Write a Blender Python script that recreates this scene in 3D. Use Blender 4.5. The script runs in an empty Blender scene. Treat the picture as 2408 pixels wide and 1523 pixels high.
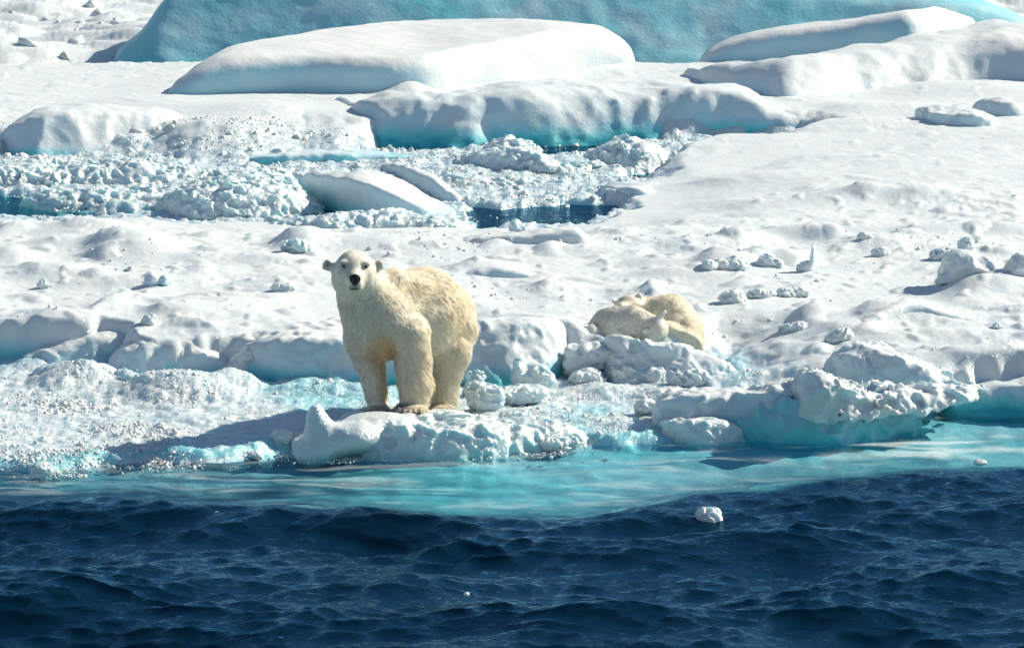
import bpy, math, time
import numpy as np
from mathutils import Vector
T0 = time.time()
C = bpy.context.scene.collection
scene = bpy.context.scene
R = math.radians
# ---------------------------------------------------------------- camera, sky, sun, exposure
PITCH = 9.5
CAM = np.array([0.0, -59.1, 11.08])
F_U = 15070.0                      # focal length in the units of a 2408 px wide picture
cam = bpy.data.cameras.new("camera"); camo = bpy.data.objects.new("camera", cam); C.objects.link(camo)
camo.location = CAM; camo.rotation_euler = (R(90 - PITCH), 0, 0)
cam.sensor_width = 36.0; cam.lens = 36.0 * F_U / 2408.0; cam.clip_start = 1.0; cam.clip_end = 5000.0
scene.camera = camo
SUN_AZ, SUN_EL = 27.0, 34.0        # azimuth measured from +X towards +Y
w = bpy.data.worlds.new("World"); scene.world = w; w.use_nodes = True
nt = w.node_tree; nt.nodes.clear()
sky = nt.nodes.new("ShaderNodeTexSky"); sky.sky_type = 'NISHITA'; sky.sun_disc = False
sky.sun_elevation = R(SUN_EL); sky.sun_rotation = R(90 - SUN_AZ)
sky.air_density = 1.0; sky.dust_density = 0.1; sky.ozone_density = 0.5
bg = nt.nodes.new("ShaderNodeBackground"); bg.inputs[1].default_value = 0.07
wo = nt.nodes.new("ShaderNodeOutputWorld")
nt.links.new(sky.outputs[0], bg.inputs[0]); nt.links.new(bg.outputs[0], wo.inputs[0])
sl = bpy.data.lights.new("sun", 'SUN'); sl.energy = 5.0; sl.angle = R(0.55); sl.color = (1.0, 0.915, 0.75)
so = bpy.data.objects.new("sun", sl); C.objects.link(so)
sd = Vector((math.cos(R(SUN_AZ)) * math.cos(R(SUN_EL)), math.sin(R(SUN_AZ)) * math.cos(R(SUN_EL)), math.sin(R(SUN_EL))))
so.rotation_euler = sd.to_track_quat('Z', 'Y').to_euler(); so.location = (20, 10, 20)
scene.view_settings.view_transform = 'Standard'; scene.view_settings.look = 'None'
scene.view_settings.exposure = 0.42; scene.view_settings.gamma = 1.0
scene.render.engine = 'CYCLES'
scene.cycles.max_bounces = 6; scene.cycles.diffuse_bounces = 2; scene.cycles.glossy_bounces = 2
scene.cycles.transparent_max_bounces = 16; scene.cycles.transmission_bounces = 2
scene.cycles.caustics_reflective = False; scene.cycles.caustics_refractive = False
scene.cycles.sample_clamp_direct = 4.0; scene.cycles.sample_clamp_indirect = 3.0

# ---------------------------------------------------------------- picture units -> world
_c, _s = math.cos(R(PITCH)), math.sin(R(PITCH))
def ray(u, v):
    a = (np.asarray(u, float) - 1204.0) / F_U; b = -(np.asarray(v, float) - 761.5) / F_U
    a, b = np.broadcast_arrays(a, b)
    return np.stack([a, _c + b * _s, -_s + b * _c], -1)
def atz(u, v, z):
    d = ray(u, v); t = (z - CAM[2]) / d[..., 2]
    return CAM + d * t[..., None]
def aty(u, v, y):
    d = ray(u, v); t = (y - CAM[1]) / d[..., 1]
    return CAM + d * t[..., None]
def upm(y):                        # picture units per metre at world depth y
    return F_U / ((y - CAM[1]) / _c)

# ---------------------------------------------------------------- noise
_rs = np.random.RandomState(7)
_perm = np.concatenate([_rs.permutation(256)] * 3).astype(np.int32)
_g3 = _rs.normal(size=(256, 3)); _g3 /= np.linalg.norm(_g3, axis=1)[:, None]; _g3 = _g3.astype(np.float32)
_ga = _rs.rand(256) * 6.2832; _g2 = np.stack([np.cos(_ga), np.sin(_ga)], 1).astype(np.float32)
def n2(x, y, f=1.0, seed=0):
    x = (x * f + seed * 17.31).astype(np.float32); y = (y * f - seed * 9.77).astype(np.float32)
    xi = np.floor(x).astype(np.int32); yi = np.floor(y).astype(np.int32)
    xf = x - xi; yf = y - yi
    u = xf * xf * xf * (xf * (xf * 6 - 15) + 10); v = yf * yf * yf * (yf * (yf * 6 - 15) + 10)
    def g(i, j):
        h = _perm[_perm[(xi + i) & 255] + ((yi + j) & 255)]
        return _g2[h, 0] * (xf - i) + _g2[h, 1] * (yf - j)
    a = g(0, 0); b = g(1, 0); c = g(0, 1); d = g(1, 1)
    return (a + u * (b - a)) * (1 - v) + (c + u * (d - c)) * v
def n3(x, y, z, f=1.0, seed=0):
    x = (x * f + seed * 17.31).astype(np.float32); y = (y * f - seed * 9.77).astype(np.float32); z = (z * f + seed * 3.3).astype(np.float32)
    xi = np.floor(x).astype(np.int32); yi = np.floor(y).astype(np.int32); zi = np.floor(z).astype(np.int32)
    xf = x - xi; yf = y - yi; zf = z - zi
    u = xf * xf * (3 - 2 * xf); v = yf * yf * (3 - 2 * yf); w_ = zf * zf * (3 - 2 * zf)
    def g(i, j, k):
        h = _perm[_perm[_perm[(xi + i) & 255] + ((yi + j) & 255)] + ((zi + k) & 255)]
        return _g3[h, 0] * (xf - i) + _g3[h, 1] * (yf - j) + _g3[h, 2] * (zf - k)
    def pl(k):
        a = g(0, 0, k); b = g(1, 0, k); c = g(0, 1, k); d = g(1, 1, k)
        return (a + u * (b - a)) * (1 - v) + (c + u * (d - c)) * v
    p = pl(0); q = pl(1)
    return p + w_ * (q - p)
def sstep(a, b, x):
    t = np.clip((x - a) / (b - a), 0, 1); return t * t * (3 - 2 * t)
def poly_sd(x, y, P):              # signed distance to a polygon, positive inside
    d = np.full(x.shape, 1e9, np.float32); ins = np.zeros(x.shape, bool)
    n = len(P)
    for i in range(n):
        ax, ay = P[i]; bx, by = P[(i + 1) % n]
        ex, ey = bx - ax, by - ay; L = ex * ex + ey * ey + 1e-12
        t = np.clip(((x - ax) * ex + (y - ay) * ey) / L, 0, 1)
        dx = x - ax - t * ex; dy = y - ay - t * ey
        d = np.minimum(d, dx * dx + dy * dy)
        c = ((ay > y) != (by > y)) & (x < (bx - ax) * (y - ay) / (by - ay + 1e-12) + ax)
        ins ^= c
    d = np.sqrt(d); return np.where(ins, d, -d)

# ---------------------------------------------------------------- materials
def mat(name):
    m = bpy.data.materials.new(name); m.use_nodes = True
    n = m.node_tree; n.nodes.clear(); return m, n.nodes, n.links
def nd(ns, t, **kw):
    x = ns.new(t)
    for k, v in kw.items():
        if isinstance(k, str) and hasattr(x, k): setattr(x, k, v)
    return x
def mth(ns, lk, op, a, b=None, clamp=False):
    x = ns.new("ShaderNodeMath"); x.operation = op; x.use_clamp = clamp
    for i, q in enumerate((a, b)):
        if q is None: continue
        if isinstance(q, (int, float)): x.inputs[i].default_value = q
        else: lk.new(q, x.inputs[i])
    return x.outputs[0]
def noise(ns, lk, vec, scale, detail=2.0, rough=0.5):
    x = ns.new("ShaderNodeTexNoise"); x.inputs["Scale"].default_value = scale
    x.inputs["Detail"].default_value = detail; x.inputs["Roughness"].default_value = rough
    lk.new(vec, x.inputs["Vector"]); return x.outputs["Fac"]
def ramp(ns, lk, fac, stops):
    x = ns.new("ShaderNodeValToRGB"); e = x.color_ramp.elements
    while len(e) < len(stops): e.new(0.5)
    for q, (p, c) in zip(e, stops): q.position = p; q.color = (*c, 1)
    lk.new(fac, x.inputs[0]); return x.outputs[0]
def snow_material(name, stops, rough=(0.6, 0.35), spark=0.05, bump=0.22, fine=90.0, cell=110.0, sss=0.0, trans=0.0, sscale=0.12):
    m, ns, lk = mat(name)
    geo = ns.new("ShaderNodeNewGeometry"); pos = geo.outputs["Position"]
    at = ns.new("ShaderNodeAttribute"); at.attribute_name = "ice"
    nz = noise(ns, lk, pos, 3.0, 4.0, 0.6)
    t = mth(ns, lk, 'ADD', at.outputs["Fac"], mth(ns, lk, 'MULTIPLY', mth(ns, lk, 'SUBTRACT', nz, 0.5), 0.28), True)
    col = ramp(ns, lk, t, stops)
    b1 = noise(ns, lk, pos, fine, 3.0, 0.6); b2 = mth(ns, lk, 'ADD', noise(ns, lk, pos, fine * 0.22, 3.0, 0.6), mth(ns, lk, 'MULTIPLY', noise(ns, lk, pos, fine * 0.08, 4.0, 0.65), 1.7))
    hgt = mth(ns, lk, 'ADD', mth(ns, lk, 'MULTIPLY', b1, 0.35), b2)
    bp = ns.new("ShaderNodeBump"); bp.inputs["Strength"].default_value = bump; bp.inputs["Distance"].default_value = 0.02
    lk.new(hgt, bp.inputs["Height"])
    p = ns.new("ShaderNodeBsdfPrincipled"); lk.new(col, p.inputs["Base Color"]); lk.new(bp.outputs[0], p.inputs["Normal"])
    lk.new(mth(ns, lk, 'ADD', mth(ns, lk, 'MULTIPLY', t, rough[1] - rough[0]), rough[0]), p.inputs["Roughness"])
    p.inputs["Specular IOR Level"].default_value = 0.35
    if sss:
        p.inputs["Subsurface Radius"].default_value = (0.40, 0.8, 0.95); p.inputs["Subsurface Scale"].default_value = sscale
        if sss == 'wet':
            aw = ns.new("ShaderNodeAttribute"); aw.attribute_name = "wet"; lk.new(mth(ns, lk, 'MULTIPLY', aw.outputs["Fac"], 0.65), p.inputs["Subsurface Weight"])
        else: p.inputs["Subsurface Weight"].default_value = sss
    # crystals: tiny facets with their own directions
    vo = ns.new("ShaderNodeTexVoronoi"); vo.inputs["Scale"].default_value = cell; lk.new(pos, vo.inputs["Vector"])
    vm = ns.new("ShaderNodeVectorMath"); vm.operation = 'SUBTRACT'; lk.new(vo.outputs["Color"], vm.inputs[0]); vm.inputs[1].default_value = (0.5, 0.5, 0.5)
    vs = ns.new("ShaderNodeVectorMath"); vs.operation = 'SCALE'; lk.new(vm.outputs[0], vs.inputs[0]); vs.inputs["Scale"].default_value = 1.1
    va = ns.new("ShaderNodeVectorMath"); va.operation = 'ADD'; lk.new(vs.outputs[0], va.inputs[0]); lk.new(geo.outputs["Normal"], va.inputs[1])
    vn = ns.new("ShaderNodeVectorMath"); vn.operation = 'NORMALIZE'; lk.new(va.outputs[0], vn.inputs[0])
    gl = ns.new("ShaderNodeBsdfGlossy"); gl.inputs["Roughness"].default_value = 0.30; lk.new(vn.outputs[0], gl.inputs["Normal"])
    mx = ns.new("ShaderNodeMixShader"); mx.inputs[0].default_value = spark
    lk.new(p.outputs[0], mx.inputs[1]); lk.new(gl.outputs[0], mx.inputs[2])
    if sss == 'wet': lk.new(mth(ns, lk, 'ADD', mth(ns, lk, 'MULTIPLY', aw.outputs["Fac"], 0.14), 0.03), mx.inputs[0])
    if trans:                     # light passes through small crystals
        tb = ns.new("ShaderNodeBsdfTranslucent"); lk.new(col, tb.inputs[0]); m2 = ns.new("ShaderNodeMixShader"); m2.inputs[0].default_value = trans
        lk.new(mx.outputs[0], m2.inputs[1]); lk.new(tb.outputs[0], m2.inputs[2]); mx = m2
    o = ns.new("ShaderNodeOutputMaterial"); lk.new(mx.outputs[0], o.inputs[0])
    return m
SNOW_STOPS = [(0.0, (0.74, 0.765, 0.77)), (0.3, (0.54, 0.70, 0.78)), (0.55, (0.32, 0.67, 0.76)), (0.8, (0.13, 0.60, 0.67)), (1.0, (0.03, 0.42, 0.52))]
M_snow = snow_material("snow", SNOW_STOPS, sss='wet', sscale=0.30)
M_ice = snow_material("glacier_ice", SNOW_STOPS, rough=(0.55, 0.3), bump=0.25, spark=0.006, sss=0.25)
M_slush = snow_material("wet_ice", [(0, (0.76, 0.81, 0.83)), (0.5, (0.60, 0.77, 0.80)), (1, (0.30, 0.65, 0.70))], rough=(0.35, 0.2), spark=0.10, bump=0.7, fine=70.0, cell=90.0, sss=0.6, sscale=0.10)
M_shard = snow_material("crystal_ice", [(0, (0.87, 0.89, 0.90)), (0.5, (0.74, 0.86, 0.88)), (1, (0.50, 0.74, 0.77))], rough=(0.3, 0.15), spark=0.06, bump=0.2, trans=0.12)

def fur_material(name, thin=0.0):
    m, ns, lk = mat(name)
    at = ns.new("ShaderNodeAttribute"); at.attribute_name = "col"
    p = ns.new("ShaderNodeBsdfPrincipled"); lk.new(at.outputs["Color"], p.inputs["Base Color"])
    p.inputs["Roughness"].default_value = 0.55; p.inputs["Specular IOR Level"].default_value = 0.3
    tr = ns.new("ShaderNodeBsdfTranslucent"); lk.new(at.outputs["Color"], tr.inputs["Color"])
    mx = ns.new("ShaderNodeMixShader"); mx.inputs[0].default_value = 0.22 if thin else 0.0; lk.new(p.outputs[0], mx.inputs[1]); lk.new(tr.outputs[0], mx.inputs[2])
    if thin:
        tp = ns.new("ShaderNodeBsdfTransparent"); m2 = ns.new("ShaderNodeMixShader"); m2.inputs[0].default_value = thin
        lk.new(mx.outputs[0], m2.inputs[1]); lk.new(tp.outputs[0], m2.inputs[2]); mx = m2
    o = ns.new("ShaderNodeOutputMaterial"); lk.new(mx.outputs[0], o.inputs[0]); return m
M_fur = fur_material("bear_fur", 0.15); M_skin = fur_material("bear_undercoat")
def plain(name, col, rough, spec=0.5, coat=0.0):
    m, ns, lk = mat(name)
    p = ns.new("ShaderNodeBsdfPrincipled")
    geo = ns.new("ShaderNodeNewGeometry"); q = noise(ns, lk, geo.outputs["Position"], 140, 2)
    c = ramp(ns, lk, q, [(0.3, tuple(k * 0.8 for k in col)), (0.7, tuple(k * 1.2 for k in col))])
    lk.new(c, p.inputs["Base Color"]); p.inputs["Roughness"].default_value = rough
    p.inputs["Specular IOR Level"].default_value = spec; p.inputs["Coat Weight"].default_value = coat
    o = ns.new("ShaderNodeOutputMaterial"); lk.new(p.outputs[0], o.inputs[0]); return m
M_nose = plain("nose_skin", (0.012, 0.011, 0.012), 0.45)
M_eye = plain("eye_surface", (0.012, 0.008, 0.006), 0.08, 0.5, 1.0)
M_claw = plain("claw_horn", (0.03, 0.025, 0.02), 0.4)

# ---------------------------------------------------------------- mesh helpers
def mesh_from(name, V, Q, m, parent=None, smooth=True, attrs=None, cols=None, flat=False):
    me = bpy.data.meshes.new(name)
    V = np.asarray(V, np.float32); Q = np.asarray(Q, np.int32); k = Q.shape[1]
    me.vertices.add(len(V)); me.vertices.foreach_set("co", V.ravel())
    me.loops.add(Q.size); me.loops.foreach_set("vertex_index", Q.ravel())
    me.polygons.add(len(Q)); me.polygons.foreach_set("loop_start", np.arange(0, Q.size, k, dtype=np.int32))
    me.polygons.foreach_set("use_smooth", np.full(len(Q), smooth, bool))
    me.update(calc_edges=True)
    for a, val in (attrs or {}).items():
        at = me.attributes.new(a, 'FLOAT', 'POINT'); at.data.foreach_set("value", np.asarray(val, np.float32).ravel())
    for a, val in (cols or {}).items():
        at = me.attributes.new(a, 'FLOAT_COLOR', 'POINT')
        at.data.foreach_set("color", np.concatenate([val, np.ones((len(val), 1))], 1).astype(np.float32).ravel())
    me.materials.append(m)
    o = bpy.data.objects.new(name, me); C.objects.link(o)
    if parent: o.parent = parent
    return o
def tag(o, label=None, cat=None, group=None, kind=None):
    if label: o["label"] = label
    if cat: o["category"] = cat
    if group: o["group"] = group
    if kind: o["kind"] = kind
    return o
def recentre(o, p):                # put the origin at the thing's base
    me = o.data; n = len(me.vertices); a = np.empty(n * 3, np.float32); me.vertices.foreach_get("co", a)
    a = a.reshape(-1, 3) - np.asarray(p, np.float32); me.vertices.foreach_set("co", a.ravel()); o.location = p
def grid_mesh(X, Y, Z):
    ny, nx = X.shape
    V = np.stack([X, Y, Z], -1).reshape(-1, 3)
    i = np.arange(ny * nx, dtype=np.int32).reshape(ny, nx)
    Q = np.stack([i[:-1, :-1], i[:-1, 1:], i[1:, 1:], i[1:, :-1]], -1).reshape(-1, 4)
    return V, Q
def surface_nets(F, o, h):         # F: field on a grid, negative inside
    S = F < 0
    nx, ny, nz = F.shape
    cs = np.zeros((nx - 1, ny - 1, nz - 1), np.int8)
    for i in (0, 1):
        for j in (0, 1):
            for k in (0, 1):
                cs += S[i:nx - 1 + i, j:ny - 1 + j, k:nz - 1 + k]
    act = (cs > 0) & (cs < 8)
    idx = np.full(act.shape, -1, np.int32); A = np.argwhere(act); idx[act] = np.arange(len(A))
    acc = np.zeros((len(A), 3)); cnt = np.zeros(len(A))
    a0, a1, a2 = A.T
    cor = {}
    for i in (0, 1):
        for j in (0, 1):
            for k in (0, 1): cor[(i, j, k)] = F[a0 + i, a1 + j, a2 + k]
    for ax in range(3):
        for p in (0, 1):
            for q in (0, 1):
                c0 = [p, q]; c0.insert(ax, 0); c1 = [p, q]; c1.insert(ax, 1)
                f0 = cor[tuple(c0)]; f1 = cor[tuple(c1)]
                m = (f0 < 0) != (f1 < 0)
                t = np.where(m, f0 / np.where(m, f0 - f1, 1), 0)
                pt = np.tile(np.array(c0, float), (len(A), 1)); pt[:, ax] = t
                acc += pt * m[:, None]; cnt += m
    V = (A + acc / cnt[:, None]) * h + o
    Qs = []
    for ax in range(3):
        sl0 = [slice(1, n - 1) for n in F.shape]; sl1 = list(sl0)
        sl0[ax] = slice(0, F.shape[ax] - 1); sl1[ax] = slice(1, F.shape[ax])
        s0 = S[tuple(sl0)]; s1 = S[tuple(sl1)]
        E = np.argwhere(s0 != s1)
        if len(E) == 0: continue
        fl = s0[tuple(E.T)]
        b = [(ax + 1) % 3, (ax + 2) % 3]
        E2 = E.copy(); E2[:, b[0]] += 1; E2[:, b[1]] += 1
        def ci(d0, d1):
            G = E2.copy(); G[:, b[0]] -= d0; G[:, b[1]] -= d1
            return idx[G[:, 0], G[:, 1], G[:, 2]]
        q = np.stack([ci(1, 1), ci(0, 1), ci(0, 0), ci(1, 0)], 1)
        q[~fl] = q[~fl][:, ::-1]
        Qs.append(q)
    return V.astype(np.float32), np.concatenate(Qs)
def sdf_grid(lo, hi, h, f):
    lo = np.array(lo, float); hi = np.array(hi, float)
    n = np.maximum(4, np.ceil((hi - lo) / h).astype(int) + 1)
    X, Y, Z = np.meshgrid(*[lo[i] + np.arange(n[i]) * h for i in range(3)], indexing='ij')
    Fv = f(X.astype(np.float32), Y.astype(np.float32), Z.astype(np.float32))
    for ax in range(3):
        for e in (0, -1):
            sl_ = [slice(None)] * 3; sl_[ax] = e; Fv[tuple(sl_)] = np.maximum(Fv[tuple(sl_)], 0.5 * h)
    return surface_nets(Fv, lo, h)
def smin(a, b, k):
    t = np.clip(0.5 + 0.5 * (b - a) / k, 0, 1); return b + (a - b) * t - k * t * (1 - t)
def smax(a, b, k): return -smin(-a, -b, k)

# ---------------------------------------------------------------- the sheet of sea ice (a function of x, y; used again to stand things on it)
LOW, DECK = 0.10, 0.46
def wpoly(pts, z): return [tuple(atz(u, v, z)[:2]) for u, v in pts]
P_FLOE = wpoly([(-900, 1110), (0, 1108), (90, 1118), (220, 1100), (380, 1088), (620, 1076), (700, 1060), (830, 1068), (1100, 1085), (1230, 1062), (1370, 1050), (1560, 1042), (1740, 1034), (1900, 1030), (2060, 1016), (2150, 978), (2250, 966), (2408, 975), (3300, 985)], 0) + [(40, 60), (-40, 60)]
P_SHELF = wpoly([(-900, 1170), (0, 1178), (250, 1184), (450, 1195), (640, 1205), (900, 1218), (1200, 1228), (1330, 1222), (1550, 1190), (1680, 1160), (1790, 1138), (1950, 1118), (2080, 1106), (2200, 1098), (2408, 1092), (3300, 1070)], 0) + [(40, 60), (-40, 60)]
P_DECK = wpoly([(-900, 835), (40, 848), (250, 850), (262, 872), (330, 888), (520, 886), (640, 900), (830, 905), (1000, 905), (1240, 900), (1300, 880), (1480, 885), (1640, 868), (1720, 850), (1800, 880), (1900, 920), (2050, 950), (2250, 955), (2320, 940), (3300, 950)], LOW) + [(40, 60), (-40, 60)]
P_LEAD = wpoly([(-900, 520), (0, 515), (200, 520), (330, 512), (440, 528), (620, 524), (760, 527), (900, 530), (1070, 512), (1110, 538), (1385, 530), (1500, 485), (1480, 462), (1410, 440), (1500, 430), (1600, 412), (1590, 388), (1640, 362), (1850, 348), (1930, 335), (1990, 312), (1900, 300), (1750, 300), (1300, 295), (1000, 308), (850, 318), (720, 300), (600, 318), (480, 326), (380, 328), (300, 332), (-900, 340)], 0.15)
P_OPEN = [wpoly(p, 0) for p in (
    [(-300, 450), (40, 462), (120, 480), (150, 496), (390, 496), (430, 520), (330, 516), (200, 524), (-300, 520)],
    [(1085, 490), (1180, 492), (1300, 488), (1400, 482), (1440, 470), (1505, 482), (1385, 540), (1105, 548)],
    [(640, 480), (700, 440), (900, 470), (1000, 520), (760, 530), (620, 530)],
    [(700, 322), (860, 318), (1130, 340), (1140, 362), (900, 362), (720, 352)],
    [(1260, 345), (1500, 322), (1560, 340), (1400, 372), (1240, 372)],
    [(1500, 400), (1600, 385), (1610, 415), (1500, 432), (1420, 428)])]
P_EDGE2 = wpoly([(-900, 152), (0, 150), (250, 147), (450, 148), (700, 120), (1500, 145), (1650, 143), (1900, 100), (2408, 60), (3300, 60)], 0.3) + [(40, -10), (-40, -10)]
# drifts and hummocks of the snow itself: u, base v, left width, right width, height (picture units), depth in m
DRIFT = [(290, 622, 75, 110, 40, .7), (240, 600, 50, 50, 14, .4), (700, 602, 55, 55, 34, .5), (850, 604, 120, 130, 20, .5), (20, 640, 60, 60, 30, .5),
 (105, 672, 60, 100, 22, .4), (250, 690, 150, 200, 12, .35), (480, 672, 60, 120, 14, .35), (500, 640, 80, 150, 12, .4), (630, 640, 60, 90, 10, .3),
 (400, 770, 60, 230, 26, .45), (480, 745, 140, 180, 20, .4), (250, 757, 40, 60, 26, .4), (130, 775, 60, 110, 22, .4), (310, 740, 50, 60, 18, .3),
 (200, 838, 110, 70, 40, .35), (400, 870, 120, 150, 50, .5), (130, 850, 60, 80, 22, .3), (560, 850, 60, 60, 25, .3), (740, 860, 90, 120, 20, .5),
 (1180, 800, 120, 120, 30, .5), (1310, 812, 90, 70, 32, .35), (1130, 660, 60, 90, 24, .4), (1080, 740, 60, 90, 14, .4),
 (1880, 575, 75, 60, 26, .35), (1950, 580, 50, 50, 20, .35), (1740, 585, 50, 80, 16, .4), (1690, 645, 50, 100, 26, .4), (1820, 632, 60, 80, 22, .4), (2060, 605, 70, 60, 22, .45),
 (2180, 560, 60, 90, 12, .3), (2290, 555, 60, 90, 10, .3), (2380, 560, 60, 90, 14, .3), (1650, 600, 70, 120, 14, .4), (1500, 640, 80, 130, 12, .3), (1590, 670, 80, 120, 16, .3),
 (2080, 780, 60, 200, 34, .5), (2330, 720, 90, 150, 40, .7), (2160, 745, 40, 80, 14, .3), (2270, 740, 40, 60, 12, .3), (1920, 770, 60, 80, 18, .3), (1990, 800, 60, 70, 12, .3),
 (2200, 820, 150, 300, 16, .4), (2300, 860, 150, 300, 20, .4), (1730, 845, 100, 180, 14, .3), (1800, 880, 90, 160, 14, .3), (1560, 868, 60, 70, 16, .3), (1440, 860, 70, 60, 16, .3), (1640, 878, 60, 90, 8, .3),
 (1700, 405, 90, 160, 26, .5), (1640, 385, 40, 90, 22, .5), (1780, 385, 70, 180, 10, .4), (1650, 455, 60, 100, 18, .4), (1750, 475, 150, 200, 12, .4), (2100, 470, 200, 220, 20, .45), (1450, 468, 60, 100, 24, .5), (1600, 500, 150, 90, 14, .5),
 (600, 268, 120, 130, 12, .8), (300, 250, 120, 200, 10, .8), (540, 300, 100, 90, 12, .5), (2050, 260, 100, 200, 14, .6), (1950, 300, 150, 200, 12, .5), (2250, 215, 150, 200, 16, .8), (960, 215, 50, 45, 20, .6),
 (1330, 612, 60, 110, 12, .3), (1500, 560, 90, 150, 14, .4), (1640, 530, 90, 150, 16, .4), (1300, 700, 80, 120, 10, .3), (1540, 700, 40, 60, 10, .2), (900, 700, 90, 150, 12, .4), (690, 720, 90, 120, 12, .4), (560, 700, 60, 90, 8, .3),
 (40, 560, 80, 120, 20, .5), (200, 560, 60, 90, 22, .4), (130, 590, 60, 60, 12, .3), (380, 545, 130, 120, 16, .5), (80, 800, 60, 60, 12, .3)]
_D = []
for (u, v, wl, wr, h, d) in DRIFT:
    p = atz(u, v, 0.4); k = upm(p[1])
    _D.append((p[0], p[1] + d * 0.8, wl / k, wr / k, h / k * 1.15, d))
def terrain(x, y, detail=True):
    x = np.asarray(x, np.float32); y = np.asarray(y, np.float32)
    wx = x + 0.10 * n2(x, y, 2.2, 1) + 0.04 * n2(x, y, 7, 2); wy = y + 0.30 * n2(x, y, 1.3, 3) + 0.12 * n2(x, y, 4.5, 4)
    floe = poly_sd(wx, wy, P_FLOE); shelf = poly_sd(x, y, P_SHELF); deck = poly_sd(wx, wy, P_DECK)
    lead = poly_sd(wx, wy, P_LEAD); edge2 = poly_sd(wx, wy, P_EDGE2)
    op = np.full(x.shape, -9.0, np.float32)
    for P in P_OPEN: op = np.maximum(op, poly_sd(wx, wy, P))
    # snow relief
    lum = np.abs(n2(x, y * 0.8, 1.1, 5)); lum2 = np.abs(n2(x, y * 0.8, 2.9, 6))
    patch = sstep(-0.12, 0.30, n2(x, y, 0.42, 33)); patch2 = sstep(-0.1, 0.3, n2(x, y, 0.7, 34))
    rel = 0.07 * n2(x, y, 0.5, 7) + 0.03 * n2(x, y * 0.7, 1.4, 35) + patch * (0.088 * (0.35 - lum) + 0.032 * (0.28 - lum2) * (0.3 + patch2) + 0.012 * n2(x, y, 6.5, 8) + 0.008 * np.abs(n2(x, y, 12, 36))) + 0.005 * n2(x, y, 9, 37)
    rel += 0.085 * np.maximum(0, n2(x, y, 1.9, 38) - 0.22) * 2.0 + 0.045 * np.maximum(0, n2(x, y, 4.4, 39) - 0.25) * 2.0
    smooth = sstep(13.0, 15.5, y) * (1 - sstep(0.8, 1.0, np.abs(n2(x, y, 0.2, 31)) * 2.0))
    rel *= (1 - 0.62 * smooth)
    dw = 0.30 + 1.6 * sstep(1.5, 2.3, x) * (1 - sstep(4.0, 4.6, x))
    z = LOW + (DECK - LOW) * sstep(0, 1, (deck + 0.02 + 0.5 * (dw - 0.3)) / dw) * (1 - 0.25 * sstep(9, 13.5, y)) * (1 - 0.2 * sstep(18, 26, y))
    z += rel * sstep(-0.1, 0.4, deck) + 0.35 * rel * (1 - sstep(-0.1, 0.4, deck))
    for (cx, cy, wl, wr, h, d) in _D:
        m = (np.abs(y - cy) < 3 * d) & (x > cx - 3 * wl) & (x < cx + 3 * wr)
        if not m.any(): continue
        dx = x[m] - cx; dy = y[m] - cy
        ww = np.where(dx < 0, wl, wr); dd = np.where(dy < 0, d * 0.75, d)
        z[m] += h * np.exp(-(np.abs(dx / ww) ** 2.4) - np.abs(dy / dd) ** 2.4)
    slush = (1 - sstep(-0.05, 0.15, deck))
    grit = 0.030 * np.abs(n2(x, y, 6, 9)) + 0.013 * np.abs(n2(x, y, 19, 10))
    z += slush * (grit * 1.6 - 0.03 + 0.09 * np.maximum(0, n2(x, y, 1.7, 51) - 0.08) + 0.07 * np.maximum(0, n2(x, y, 3.8, 52) - 0.15))
    z = 0.13 + (z - 0.13) * np.maximum(0.12 + 0.88 * sstep(0.0, 2.6, -lead), sstep(15.5, 19.5, y))
    # brash-filled lead behind the front floe
    sl = 0.04 + 0.09 * np.abs(n2(x, y, 1.5, 11)) + 0.08 * np.abs(n2(x, y, 4.5, 12)) + grit * 1.4
    sl = np.where(op > 0, sl * (1 - sstep(0.0, 0.25, op)) - 0.05 - 0.8 * sstep(0.05, 0.9, op) + 0.12 * n2(x, y, 3, 13) * (1 - sstep(0, .7, op)), sl)
    tl = sstep(-0.08, 0.14 + (0.35 + 1.3 * sstep(-4.6, -3.8, x) * sstep(-1.5, -2.3, x)) * sstep(16.0, 18.0, y), lead)
    z = z * (1 - tl) + sl * tl
    # far edge of the second floe and the rubble beyond on the left
    far = 0.30 + 0.34 * n2(x, y, 0.55, 14) + 0.16 * np.abs(n2(x, y, 1.6, 15)) + 0.02 * np.abs(n2(x, y, 8, 16))
    far = far * (0.35 + 0.65 * sstep(27.5, 30, y)) - 0.14
    te = sstep(-0.05, 0.12, edge2); gap = sstep(-0.9, -0.1, edge2)
    z = z * te + (far * (1 - gap) - 0.2 * gap) * (1 - te)
    # front edge into the water, the drowned foot of the floe, then the deep
    tf = sstep(-0.10, 0.13, floe)
    foot = -0.05 - 0.10 * sstep(0, 1.2, -floe) - 0.18 * (1 - sstep(0, 0.9, shelf)) + 0.05 * n2(x, y, 1.4, 17) + 0.02 * n2(x, y, 5, 18)
    foot = np.minimum(foot, -0.03)
    foot = foot - 1.6 * sstep(0.1, -0.5, shelf)
    z = z * tf + foot * (1 - tf)
    near = sstep(0.35, 0.0, floe)
    wet = np.clip(slush * 0.8 + tl * 0.9 + near * 0.5 + (1 - te) * 0.3, 0, 1)
    wet = wet * tf
    if not detail: return z
    # how bare and blue the ice is: drowned ice, undercut feet of the deck, wet slush
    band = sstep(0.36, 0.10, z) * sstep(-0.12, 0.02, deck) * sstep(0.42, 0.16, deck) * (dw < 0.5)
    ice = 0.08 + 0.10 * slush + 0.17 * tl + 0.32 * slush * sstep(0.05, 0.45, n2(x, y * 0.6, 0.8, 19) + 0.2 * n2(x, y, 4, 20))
    ice = np.maximum(ice, 0.85 * band)
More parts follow.
